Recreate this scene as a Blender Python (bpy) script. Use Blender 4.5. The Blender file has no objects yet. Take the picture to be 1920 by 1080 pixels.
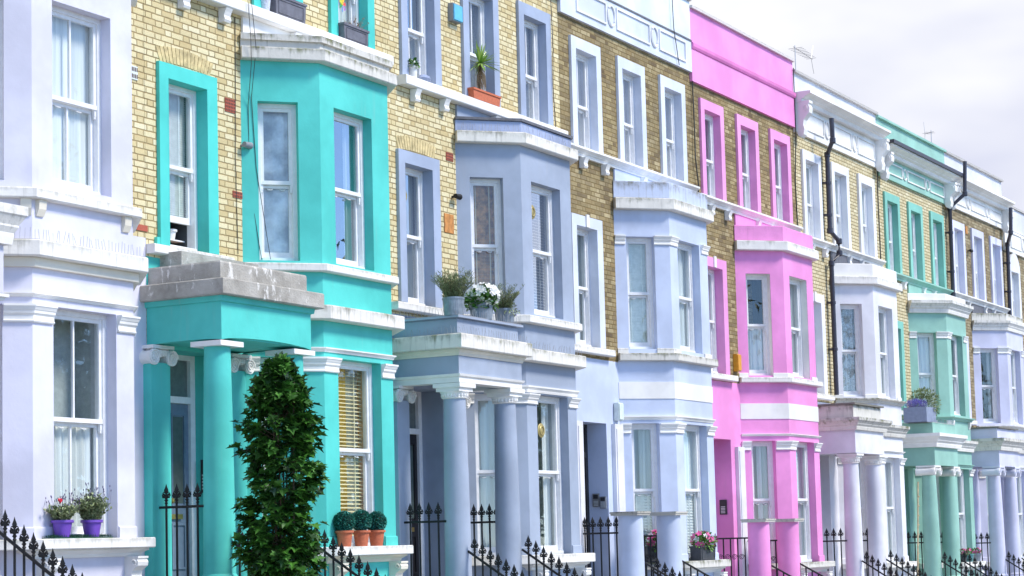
import bpy, math, random
from mathutils import Matrix, Vector
random.seed(7)
rnd = random.random
S = bpy.context.scene
COL = S.collection

# ------------------------------------------------------------------ camera
cam_d = bpy.data.cameras.new('street_camera'); cam = bpy.data.objects.new('street_camera', cam_d); COL.objects.link(cam)
yaw, pit, rol = 1.06116600, 0.0915586395, -0.0254150784
fw = Vector((math.sin(yaw)*math.cos(pit), math.cos(yaw)*math.cos(pit), math.sin(pit)))
r0 = Vector((math.cos(yaw), -math.sin(yaw), 0)); u0 = r0.cross(fw)
cR = r0*math.cos(rol)+u0*math.sin(rol); cU = u0*math.cos(rol)-r0*math.sin(rol)
M = Matrix((cR, cU, -fw)).transposed().to_4x4(); M.translation = Vector((0, -15, 1.65))
cam.matrix_world = M
cam_d.sensor_width = 36; cam_d.lens = 3772.436/1920*36; cam_d.shift_y = (671.35-540)/1920
cam_d.clip_end = 2000; cam_d.clip_start = 0.1
S.camera = cam

# ------------------------------------------------------------------ sky and sun
SUN_EL, SUN_AZ = math.radians(47), math.radians(14)      # azimuth to the right of the facade normal
sdir = Vector((math.sin(SUN_AZ)*math.cos(SUN_EL), -math.cos(SUN_AZ)*math.cos(SUN_EL), math.sin(SUN_EL)))
W = bpy.data.worlds.new("World"); S.world = W; W.use_nodes = True
nt = W.node_tree; nt.nodes.clear()
def wn(t): return nt.nodes.new(t)
out = wn('ShaderNodeOutputWorld'); bg = wn('ShaderNodeBackground'); bg2 = wn('ShaderNodeBackground'); mx = wn('ShaderNodeMixShader')
sky = wn('ShaderNodeTexSky'); sky.sky_type = 'NISHITA'; sky.sun_disc = False; sky.dust_density = 0.0; sky.ozone_density = 5.0; sky.air_density = 1.0; sky.altitude = 3500
sky.sun_elevation = SUN_EL; sky.sun_rotation = math.atan2(sdir.x, sdir.y)
bg.inputs[1].default_value = 0.12; nt.links.new(sky.outputs[0], bg.inputs[0])
tc = wn('ShaderNodeTexCoord')
no = wn('ShaderNodeTexNoise'); no.inputs['Scale'].default_value = 2.6; no.inputs['Detail'].default_value = 6; no.inputs['Roughness'].default_value = .55
nt.links.new(tc.outputs['Generated'], no.inputs['Vector'])
dt = wn('ShaderNodeVectorMath'); dt.operation = 'DOT_PRODUCT'; dt.inputs[1].default_value = (.25, 1.0, .85)
nt.links.new(tc.outputs['Generated'], dt.inputs[0])
ma = wn('ShaderNodeMath'); ma.operation = 'MULTIPLY_ADD'; ma.inputs[1].default_value = .34
nt.links.new(dt.outputs['Value'], ma.inputs[0]); nt.links.new(no.outputs[0], ma.inputs[2])
rp = wn('ShaderNodeMapRange'); rp.interpolation_type = 'SMOOTHSTEP'; rp.inputs['From Min'].default_value = .42; rp.inputs['From Max'].default_value = .66
nt.links.new(ma.outputs[0], rp.inputs[0]); nt.links.new(rp.outputs[0], mx.inputs[0])
no2 = wn('ShaderNodeTexNoise'); no2.inputs['Scale'].default_value = 4.2; no2.inputs['Detail'].default_value = 4
mp = wn('ShaderNodeMapping'); mp.inputs['Location'].default_value = (3.3, 1.2, .4); mp.inputs['Scale'].default_value = (1, 1, 2.2)
nt.links.new(tc.outputs['Generated'], mp.inputs[0]); nt.links.new(mp.outputs[0], no2.inputs['Vector'])
cr = wn('ShaderNodeValToRGB'); cr.color_ramp.elements[0].position = .38; cr.color_ramp.elements[0].color = (.64, .665, .82, 1)
cr.color_ramp.elements[1].position = .60; cr.color_ramp.elements[1].color = (.93, .935, .96, 1)
nt.links.new(no2.outputs[0], cr.inputs[0]); nt.links.new(cr.outputs[0], bg2.inputs[0]); bg2.inputs[1].default_value = .43
nt.links.new(bg.outputs[0], mx.inputs[1]); nt.links.new(bg2.outputs[0], mx.inputs[2]); nt.links.new(mx.outputs[0], out.inputs[0])
sl = bpy.data.lights.new('sun', 'SUN'); sl.energy = 1.65; sl.angle = math.radians(14); sl.color = (1, .94, .85)
so = bpy.data.objects.new('sun', sl); COL.objects.link(so); so.rotation_euler = sdir.to_track_quat('Z', 'Y').to_euler()
S.view_settings.view_transform = 'Standard'; S.view_settings.look = 'None'; S.view_settings.exposure = 1.38; S.view_settings.gamma = 1
S.cycles.max_bounces = 6; S.cycles.transparent_max_bounces = 12

# ------------------------------------------------------------------ materials
class NT:
    def __init__(s, name):
        s.m = bpy.data.materials.new(name); s.m.use_nodes = True; s.t = s.m.node_tree
        s.b = s.t.nodes['Principled BSDF']
    def n(s, t, **k):
        x = s.t.nodes.new(t)
        for a, v in k.items(): setattr(x, a, v)
        return x
    def l(s, a, b): s.t.links.new(a, b)
    def math(s, op, a, b=None, c=None):
        x = s.n('ShaderNodeMath', operation=op)
        for i, v in enumerate((a, b, c)):
            if v is None: continue
            if isinstance(v, (int, float)): x.inputs[i].default_value = v
            else: s.l(v, x.inputs[i])
        return x.outputs[0]
    def noise(s, scale, detail=3, rough=.55, vec=None, stretch=None):
        x = s.n('ShaderNodeTexNoise'); x.inputs['Scale'].default_value = scale; x.inputs['Detail'].default_value = detail; x.inputs['Roughness'].default_value = rough
        if vec is None: vec = s.pos()
        if stretch:
            m = s.n('ShaderNodeMapping'); m.inputs['Scale'].default_value = stretch; s.l(vec, m.inputs[0]); vec = m.outputs[0]
        s.l(vec, x.inputs['Vector']); return x.outputs[0]
    def pos(s):
        if not hasattr(s, '_p'): s._p = s.n('ShaderNodeNewGeometry')
        return s._p.outputs['Position']
    def rng(s, v, a, b, c=0, d=1, smooth=True):
        x = s.n('ShaderNodeMapRange'); 
        if smooth: x.interpolation_type = 'SMOOTHSTEP'
        for i, q in enumerate((a, b, c, d)): x.inputs[1+i].default_value = q
        s.l(v, x.inputs[0]); return x.outputs[0]
    def mix(s, f, a, b, mode='MIX'):
        x = s.n('ShaderNodeMix', data_type='RGBA', blend_type=mode)
        for i, v in ((0, f), (6, a), (7, b)):
            if isinstance(v, (int, float)): x.inputs[i].default_value = v
            elif isinstance(v, (tuple, list)): x.inputs[i].default_value = tuple(v)+((1,) if len(v) == 3 else ())
            else: s.l(v, x.inputs[i])
        return x.outputs[2]
    def ramp(s, v, stops):
        x = s.n('ShaderNodeValToRGB'); e = x.color_ramp.elements
        while len(e) < len(stops): e.new(.5)
        for i, (p, c) in enumerate(stops): e[i].position = p; e[i].color = tuple(c)+(1,)
        s.l(v, x.inputs[0]); return x.outputs[0]
    def col(s, c):
        if isinstance(c, (tuple, list)): s.b.inputs['Base Color'].default_value = tuple(c)+(1,)
        else: s.l(c, s.b.inputs['Base Color'])
    def rough(s, r):
        if isinstance(r, (int, float)): s.b.inputs['Roughness'].default_value = r
        else: s.l(r, s.b.inputs['Roughness'])
    def bump(s, h, dist=.01, st=1.0):
        x = s.n('ShaderNodeBump'); x.inputs['Distance'].default_value = dist; x.inputs['Strength'].default_value = st
        s.l(h, x.inputs['Height']); s.l(x.outputs[0], s.b.inputs['Normal'])

CACHE = {}
def stucco(name, c, dirt=.35, rough=.6, streak=(.42, .40, .36)):
    """painted render: faint mottling, hairline grime streaks running down, slight unevenness"""
    if name in CACHE: return CACHE[name]
    k = NT(name)
    big = k.noise(.9, 4, .6); fine = k.noise(28, 3)
    c2 = tuple(v*.86 for v in c); c3 = tuple(min(.9, v*1.06+.01) for v in c)
    base = k.mix(k.rng(big, .35, .68), c2, c3)
    st = k.noise(1, 5, .65, stretch=(9, 9, .55)); patch = k.noise(1.3, 3, .6)
    m = k.math('MULTIPLY', k.rng(st, .54, .74), k.rng(patch, .42, .66))
    m = k.math('MULTIPLY', m, dirt)
    base = k.mix(m, base, tuple(.45*a+.55*b for a, b in zip(c, streak)))
    k.col(base); k.rough(rough); k.b.inputs['Specular IOR Level'].default_value = .3
    k.bump(k.math('ADD', k.math('MULTIPLY', fine, .35), big), .006, .55)
    CACHE[name] = k.m; return k.m

def weathered(name, c, amount=.8, moss=(.16, .17, .08), soot=(.12, .12, .10)):
    """painted or bare stone ledge: black algae and lichen creeping from its upper edge, drips below"""
    if name in CACHE: return CACHE[name]
    k = NT(name)
    tcn = k.n('ShaderNodeTexCoord'); sp = k.n('ShaderNodeSeparateXYZ'); k.l(tcn.outputs['Generated'], sp.inputs[0])
    drip = k.noise(1, 4, .6, stretch=(20, 20, 1.2)); blot = k.noise(3.2, 5, .65); blot2 = k.noise(11, 4, .7)
    h = k.math('ADD', sp.outputs[2], k.math('MULTIPLY', k.math('SUBTRACT', drip, .5), 1.1))
    edge = k.rng(h, .40, 1.0)
    m = k.math('MULTIPLY', edge, k.rng(blot, .38, .58)); m = k.math('MULTIPLY', m, k.rng(blot2, .3, .6, .35, 1)); m = k.math('MULTIPLY', m, amount)
    base = k.mix(k.rng(blot, .3, .7), tuple(v*.88 for v in c), c)
    base = k.mix(k.math('MULTIPLY', k.rng(drip, .52, .72), .34*amount), base, soot)
    base = k.mix(m, base, k.mix(k.rng(blot2, .45, .6), soot, moss))
    k.col(base); k.rough(.75); k.bump(k.math('ADD', blot2, k.math('MULTIPLY', blot, .6)), .008, .5)
    CACHE[name] = k.m; return k.m

def raw_render(name):
    if name in CACHE: return CACHE[name]
    k = NT(name)
    a = k.noise(2.2, 6, .65); b = k.noise(5, 5, .7, stretch=(1.6, 1.6, .6)); f = k.noise(40, 3)
    base = k.ramp(a, [(.3, (.24, .225, .20)), (.5, (.38, .36, .325)), (.68, (.50, .48, .445))])
    base = k.mix(k.rng(b, .60, .66), base, (.66, .64, .61))
    base = k.mix(k.rng(k.noise(1.6, 5, .7), .6, .75, 0, .7), base, (.09, .09, .08))
    k.col(base); k.rough(.9); k.bump(k.math('ADD', f, b), .012, .7)
    CACHE[name] = k.m; return k.m

def brick(name, tones, mortar, soot=.3, sootcol=(.10, .08, .05)):
    """Flemish bond stock brick laid out in metres along the wall"""
    k = NT(name)
    sp = k.n('ShaderNodeSeparateXYZ'); 
    wob = k.n('ShaderNodeTexNoise'); wob.inputs['Scale'].default_value = 14; wob.inputs['Detail'].default_value = 2; k.l(k.pos(), wob.inputs['Vector'])
    va = k.n('ShaderNodeVectorMath', operation='MULTIPLY_ADD'); va.inputs[1].default_value = (.012,)*3; k.l(wob.outputs['Color'], va.inputs[0]); k.l(k.pos(), va.inputs[2]); k.l(va.outputs[0], sp.inputs[0])
    u = k.math('ADD', sp.outputs[0], sp.outputs[1]); z = k.math('DIVIDE', sp.outputs[2], .0755)
    row = k.math('FLOOR', z); fz = k.math('FRACT', z)
    par = k.math('MODULO', row, 2); jit = k.n('ShaderNodeTexWhiteNoise', noise_dimensions='1D'); k.l(row, jit.inputs['W'])
    uu = k.math('ADD', k.math('DIVIDE', u, .343), k.math('ADD', k.math('MULTIPLY', par, .5), k.math('MULTIPLY', jit.outputs[0], .07)))
    cell = k.math('FLOOR', uu); f = k.math('FRACT', uu)
    hd = k.math('GREATER_THAN', f, .6667)
    bid = k.math('ADD', k.math('MULTIPLY', cell, 2), hd)
    d = k.math('MULTIPLY', k.math('MINIMUM', k.math('MINIMUM', f, k.math('ABSOLUTE', k.math('SUBTRACT', f, .6667))), k.math('SUBTRACT', 1, f)), .343)
    dz = k.math('MULTIPLY', k.math('MINIMUM', fz, k.math('SUBTRACT', 1, fz)), .0755)
    dm = k.math('MINIMUM', d, dz)
    face = k.rng(dm, .0045, .0100)
    cv = k.n('ShaderNodeCombineXYZ'); k.l(bid, cv.inputs[0]); k.l(row, cv.inputs[1])
    wnz = k.n('ShaderNodeTexWhiteNoise', noise_dimensions='3D'); k.l(cv.outputs[0], wnz.inputs['Vector'])
    n = len(tones)
    bc = k.ramp(wnz.outputs['Value'], [(i/(n-1), t) for i, t in enumerate(tones)])
    sp2 = k.noise(60, 3, .7); bc = k.mix(k.rng(sp2, .35, .75, 0, .35), bc, tuple(v*.55 for v in tones[0]))
    mc = k.mix(k.rng(k.noise(3, 4), .35, .7), mortar, tuple(v*.68 for v in mortar))
    c = k.mix(face, mc, bc)
    so_ = k.noise(.8, 6, .62); so2 = k.noise(3.5, 4, .6)
    sm = k.math('MULTIPLY', k.rng(k.math('ADD', k.math('MULTIPLY', so_, .65), k.math('MULTIPLY', so2, .35)), .42, .66), soot)
    c = k.mix(sm, c, sootcol)
    k.col(c); k.rough(.88); k.b.inputs['Specular IOR Level'].default_value = .2
    k.bump(k.math('ADD', face, k.math('MULTIPLY', sp2, .25)), .007, .9)
    return k.m

def plain(name, c, rough=.5, metal=0, nz=.12, bump=.0, scale=12):
    if name in CACHE: return CACHE[name]
    k = NT(name)
    a = k.noise(scale, 4, .6)
    k.col(k.mix(k.rng(a, .3, .7), tuple(v*(1-nz) for v in c), tuple(min(.95, v*(1+nz*.5)) for v in c)))
    k.rough(rough); k.b.inputs['Metallic'].default_value = metal
    if bump: k.bump(a, bump, .6)
    CACHE[name] = k.m; return k.m

def leafmat(name, dark, light, trans=.25):
    if name in CACHE: return CACHE[name]
    k = NT(name); k.pos(); g = k._p
    r = g.outputs['Random Per Island']
    c = k.ramp(r, [(0, dark), (.6, tuple((a+b)/2 for a, b in zip(dark, light))), (1, light)])
    k.col(c); k.rough(.42); k.b.inputs['Specular IOR Level'].default_value = .35
    CACHE[name] = k.m; return k.m

def glassmat(name, boost=1.0, tint=(.93, .97, .97)):
    if name in CACHE: return CACHE[name]
    k = NT(name); k.t.nodes.remove(k.b)
    o = [x for x in k.t.nodes if x.type == 'OUTPUT_MATERIAL'][0]
    gl = k.n('ShaderNodeBsdfGlossy'); gl.inputs['Roughness'].default_value = .012
    tr = k.n('ShaderNodeBsdfTransparent'); tr.inputs[0].default_value = tint+(1,)
    ge = k.n('ShaderNodeNewGeometry'); dp = k.n('ShaderNodeVectorMath', operation='DOT_PRODUCT'); k.l(ge.outputs['Normal'], dp.inputs[0]); k.l(ge.outputs['Incoming'], dp.inputs[1])
    sch = k.math('ADD', k.math('MULTIPLY', k.math('POWER', k.math('SUBTRACT', 1, k.math('ABSOLUTE', dp.outputs['Value'])), 5), .96), .043)
    fac = k.math('MINIMUM', k.math('MULTIPLY', sch, 2.4*boost), .85)
    bp = k.n('ShaderNodeBump'); bp.inputs['Distance'].default_value = .02; bp.inputs['Strength'].default_value = .06
    k.l(k.noise(2.2, 2), bp.inputs['Height']); k.l(bp.outputs[0], gl.inputs['Normal'])
    ms = k.n('ShaderNodeMixShader'); k.l(fac, ms.inputs[0]); k.l(tr.outputs[0], ms.inputs[1]); k.l(gl.outputs[0], ms.inputs[2]); k.l(ms.outputs[0], o.inputs[0])
    CACHE[name] = k.m; return k.m

def cloth(name, c, folds=26, lace=False):
    if name in CACHE: return CACHE[name]
    k = NT(name)
    a = k.noise(2, 3, .5, stretch=(5, 5, .12)); b = k.noise(9, 3) if not lace else k.noise(38, 3, .7)
    k.col(k.mix(k.rng(a, .35, .65), tuple(v*.72 for v in c), c)) if not lace else k.col(k.mix(k.rng(b, .45, .55), tuple(v*.6 for v in c), c))
    k.rough(.9); k.bump(a, .04, .8)
    CACHE[name] = k.m; return k.m

WHITE = stucco('white_paint', (.83, .82, .80), .3)
FRAME = plain('white_gloss_wood', (.82, .82, .83), .35, 0, .06)
CREAM = stucco('cream_paint', (.76, .71, .60), .3)
LEDGE = weathered('weathered_white_ledge', (.78, .755, .70), .8)
LEDGE2 = weathered('lichened_stone_ledge', (.68, .66, .61), 1.0)
CLEANLEDGE = weathered('lightly_stained_ledge', (.81, .79, .755), .5)
STONE = weathered('grey_stone_cap', (.58, .56, .51), .6)
RAW = raw_render('bare_grey_render')
IRON = plain('black_iron_paint', (.006, .006, .007), .6, 0, .3)
PIPE = plain('black_pipe_paint', (.035, .033, .05), .4, 0, .2)
GLASS = glassmat('window_glass', 1.0); GLASS2 = glassmat('bright_window_glass', 2.0); GLASS3 = glassmat('sky_reflecting_glass', 3.6)
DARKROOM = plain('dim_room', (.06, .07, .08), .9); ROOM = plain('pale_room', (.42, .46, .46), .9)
NET = cloth('net_curtain', (.74, .80, .79)); NETW = cloth('white_net_curtain', (.86, .88, .87)); LACE = cloth('lace_curtain', (.66, .70, .70), lace=True)
GREYC = cloth('grey_curtain', (.58, .64, .64)); BLINDW = plain('white_blind', (.80, .82, .78), .6); BLINDC = plain('cream_blind', (.88, .78, .50), .6)
BLINDG = plain('greenish_blind', (.90, .92, .80), .6); WOODY = plain('brown_brick_room', (.72, .38, .14), .9, 0, .5, 0, 9)
ORANGEC = plain('ochre_curtain', (.92, .62, .16), .8, 0, .35, 0, 2.2); BLACKD = plain('black_door_paint', (.015, .014, .016), .3)
LEAD = plain('lead_flashing', (.13, .13, .15), .6, 0, .25)
TERRA = plain('terracotta', (.55, .15, .07), .75, 0, .15, .002, 30); REDBRICK = plain('red_airbrick', (.42, .10, .06), .85)
ZINC = plain('ribbed_zinc', (.26, .30, .35), .45, .3, .25)
SOIL = plain('potting_soil', (.05, .035, .025), .95)
LEAF_MAPLE = leafmat('dark_maple_leaf', (.007, .032, .007), (.07, .22, .028))
LEAF_BOX = leafmat('box_leaf', (.015, .11, .085), (.06, .33, .26))
LEAF_SAGE = leafmat('sage_leaf', (.14, .19, .08), (.36, .42, .22)); LEAF_GREEN = leafmat('fresh_leaf', (.05, .17, .03), (.20, .38, .08))
LEAF_ROSE = leafmat('rosemary_leaf', (.10, .14, .06), (.32, .36, .18)); LEAF_YUCCA = leafmat('yucca_leaf', (.16, .34, .05), (.50, .62, .18)); DEADLEAF = leafmat('dead_leaf', (.20, .13, .07), (.40, .30, .18))
PETALW = leafmat('white_petal', (.70, .70, .68), (.86, .86, .84)); PETALP = leafmat('pink_petal', (.55, .03, .22), (.80, .16, .42)); PETALL = leafmat('lavender_petal', (.16, .13, .45), (.34, .30, .72))
TWIG = plain('brown_twig', (.10, .07, .04), .9)

# ------------------------------------------------------------------ mesh helpers
class MB:
    def __init__(s): s.v = []; s.f = []; s.sm = False
    def quad(s, a, b, c, d):
        i = len(s.v); s.v += [a, b, c, d]; s.f.append((i, i+1, i+2, i+3)); return s
    def poly(s, pts):
        i = len(s.v); s.v += list(pts); s.f.append(tuple(range(i, i+len(pts)))); return s
    def box(s, x0, x1, y0, y1, z0, z1):
        i = len(s.v)
        s.v += [(x0, y0, z0), (x1, y0, z0), (x1, y1, z0), (x0, y1, z0), (x0, y0, z1), (x1, y0, z1), (x1, y1, z1), (x0, y1, z1)]
        s.f += [(i, i+3, i+2, i+1), (i+4, i+5, i+6, i+7), (i, i+1, i+5, i+4), (i+1, i+2, i+6, i+5), (i+2, i+3, i+7, i+6), (i+3, i, i+4, i+7)]; return s
    def sweep(s, path, prof, cap=True):
        """closed profile [(out, z)] swept along an open plan path, mitred; out = to the right of travel"""
        n = len(path); offs = []
        for i in range(n):
            def nrm(a, b):
                dx, dy = b[0]-a[0], b[1]-a[1]; L = math.hypot(dx, dy); return (dy/L, -dx/L)
            if i == 0: m = nrm(path[0], path[1])
            elif i == n-1: m = nrm(path[-2], path[-1])
            else:
                a = nrm(path[i-1], path[i]); b = nrm(path[i], path[i+1]); q = 1+a[0]*b[0]+a[1]*b[1]; m = ((a[0]+b[0])/q, (a[1]+b[1])/q)
            offs.append(m)
        base = len(s.v); p = len(prof)
        for i in range(n):
            for (o, z) in prof: s.v.append((path[i][0]+offs[i][0]*o, path[i][1]+offs[i][1]*o, z))
        for i in range(n-1):
            for j in range(p):
                a = base+i*p+j; b = base+i*p+(j+1) % p; s.f.append((a, b, b+p, a+p))
        if cap:
            s.f.append(tuple(base+j for j in reversed(range(p)))); s.f.append(tuple(base+(n-1)*p+j for j in range(p)))
        return s
    def lathe(s, cx, cy, prof, n=20, cap=True):
        base = len(s.v); p = len(prof)
        for k in range(n):
            a = 2*math.pi*k/n
            for r, z in prof: s.v.append((cx+r*math.cos(a), cy+r*math.sin(a), z))
        for k in range(n):
            for j in range(p-1):
                a = base+k*p+j; b = base+((k+1) % n)*p+j; s.f.append((a, b, b+1, a+1))
        if cap:
            s.f.append(tuple(base+k*p+p-1 for k in range(n))); s.f.append(tuple(base+k*p for k in reversed(range(n))))
        return s
    def tube(s, pts, r, n=6, taper=None):
        pts = [Vector(p) for p in pts]; base = len(s.v); m = len(pts)
        for i, p in enumerate(pts):
            d = (pts[min(i+1, m-1)]-pts[max(i-1, 0)]).normalized()
            a = d.cross(Vector((0, 0, 1)) if abs(d.z) < .9 else Vector((1, 0, 0))).normalized(); b = d.cross(a)
            rr = r if taper is None else r+(taper-r)*i/(m-1)
            for k in range(n):
                t = 2*math.pi*k/n; q = p+a*(rr*math.cos(t))+b*(rr*math.sin(t)); s.v.append(tuple(q))
        for i in range(m-1):
            for k in range(n):
                a = base+i*n+k; b = base+i*n+(k+1) % n; s.f.append((a, a+n, b+n, b))
        s.f.append(tuple(base+k for k in range(n))); s.f.append(tuple(base+(m-1)*n+k for k in reversed(range(n))))
        return s
    def panel(s, p0, d, n_in, L, z0, z1, ops=(), depth=.16):
        """wall face from p0 along d, with openings (s0,s1,za,zb) and their reveals of given depth along n_in"""
        def P(a, z, q=0): return (p0[0]+d[0]*a+n_in[0]*q, p0[1]+d[1]*a+n_in[1]*q, z)
        ss = sorted({0, L}|{v for o in ops for v in o[:2]}); zs = sorted({z0, z1}|{min(max(v, z0), z1) for o in ops for v in o[2:4]})
        for i in range(len(ss)-1):
            for j in range(len(zs)-1):
                cx, cz = (ss[i]+ss[i+1])/2, (zs[j]+zs[j+1])/2
                if any(o[0] < cx < o[1] and o[2] < cz < o[3] for o in ops): continue
                s.quad(P(ss[i], zs[j]), P(ss[i+1], zs[j]), P(ss[i+1], zs[j+1]), P(ss[i], zs[j+1]))
        for (a, b, c, e) in ops:
            s.quad(P(a, c), P(a, e), P(a, e, depth), P(a, c, depth)); s.quad(P(b, c), P(b, c, depth), P(b, e, depth), P(b, e))
            s.quad(P(a, e), P(b, e), P(b, e, depth), P(a, e, depth)); s.quad(P(a, c), P(a, c, depth), P(b, c, depth), P(b, c))
        return s
    def xf(s, fn, start=0):
        s.v[start:] = [fn(p) for p in s.v[start:]]; return s
    def build(s, name, mat, parent=None, smooth=False, xform=None):
        me = bpy.data.meshes.new(name); me.from_pydata([tuple(p) for p in s.v], [], s.f); me.materials.append(mat)
        if smooth:
            for p in me.polygons: p.use_smooth = True
            try: me.set_sharp_from_angle(angle=math.radians(40))
            except Exception: pass
        o = bpy.data.objects.new(name, me); COL.objects.link(o)
        if parent is not None: o.parent = parent
        if xform is not None: o.matrix_local = xform
        return o

def thing(name, label, cat, loc=(0, 0, 0), group=None):
    o = bpy.data.objects.new(name, None); COL.objects.link(o); o.location = loc; o.empty_display_size = .2
    o['label'] = label; o['category'] = cat
    if group: o['group'] = group
    return o
def tag(o, label, cat, group=None):
    o['label'] = label; o['category'] = cat
    if group: o['group'] = group
    return o
def inst(o, parent, mat4):
    c = o.copy(); COL.objects.link(c); c.parent = parent; c.matrix_local = mat4; return c
def T(x, y, z): return Matrix.Translation((x, y, z))

# ------------------------------------------------------------------ ground
GZ = lambda x: -.0286*x
def strip(name, y0, y1, dz, mat, thick=0):
    b = MB(); xs = [-60, -20, 0, 10, 20, 30, 40, 50, 60, 90, 160]
    for a, c in zip(xs, xs[1:]):
        b.quad((a, y0, GZ(a)+dz), (c, y0, GZ(c)+dz), (c, y1, GZ(c)+dz), (a, y1, GZ(a)+dz))
        if thick: b.quad((a, y0, GZ(a)+dz-thick), (c, y0, GZ(c)+dz-thick), (c, y0, GZ(c)+dz), (a, y0, GZ(a)+dz)); b.quad((a, y1, GZ(a)+dz), (c, y1, GZ(c)+dz), (c, y1, GZ(c)+dz-thick), (a, y1, GZ(a)+dz-thick))
    o = b.build(name, mat); o['kind'] = 'structure'; return o
def pave_mat():
    k = NT('concrete_paving'); bt = k.n('ShaderNodeTexBrick'); bt.inputs['Scale'].default_value = 1; bt.inputs['Brick Width'].default_value = .9; bt.inputs['Row Height'].default_value = .6; bt.inputs['Mortar Size'].default_value = .008
    bt.inputs['Color1'].default_value = (.33, .32, .30, 1); bt.inputs['Color2'].default_value = (.40, .39, .37, 1); bt.inputs['Mortar'].default_value = (.16, .15, .14, 1)
    k.l(k.pos(), bt.inputs['Vector']); k.col(k.mix(k.rng(k.noise(2, 5), .3, .75, 0, .5), bt.outputs[0], (.22, .21, .20))); k.rough(.85); return k.m
def asphalt():
    k = NT('worn_asphalt'); a = k.noise(90, 3); b = k.noise(.6, 5); k.col(k.mix(k.rng(b, .3, .7), k.mix(a, (.035, .035, .036), (.075, .074, .072)), k.mix(a, (.05, .05, .05), (.10, .098, .095)))); k.rough(.85); k.bump(a, .004, .6); return k.m
PAVE = pave_mat()
g = MB().quad((-900, -900, -8), (900, -900, -8), (900, 900, -8), (-900, 900, -8)).build('ground', plain('earth', (.16, .15, .11), .95)); g['kind'] = 'structure'
strip('pavement', -6.6, .5, .0, PAVE); strip('kerb', -6.75, -6.6, .004, plain('granite_kerb', (.34, .33, .32), .8), .14)
strip('road', -14.2, -6.75, -.12, asphalt()); strip('far_pavement', -24, -14.2, .0, PAVE, .14)

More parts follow.
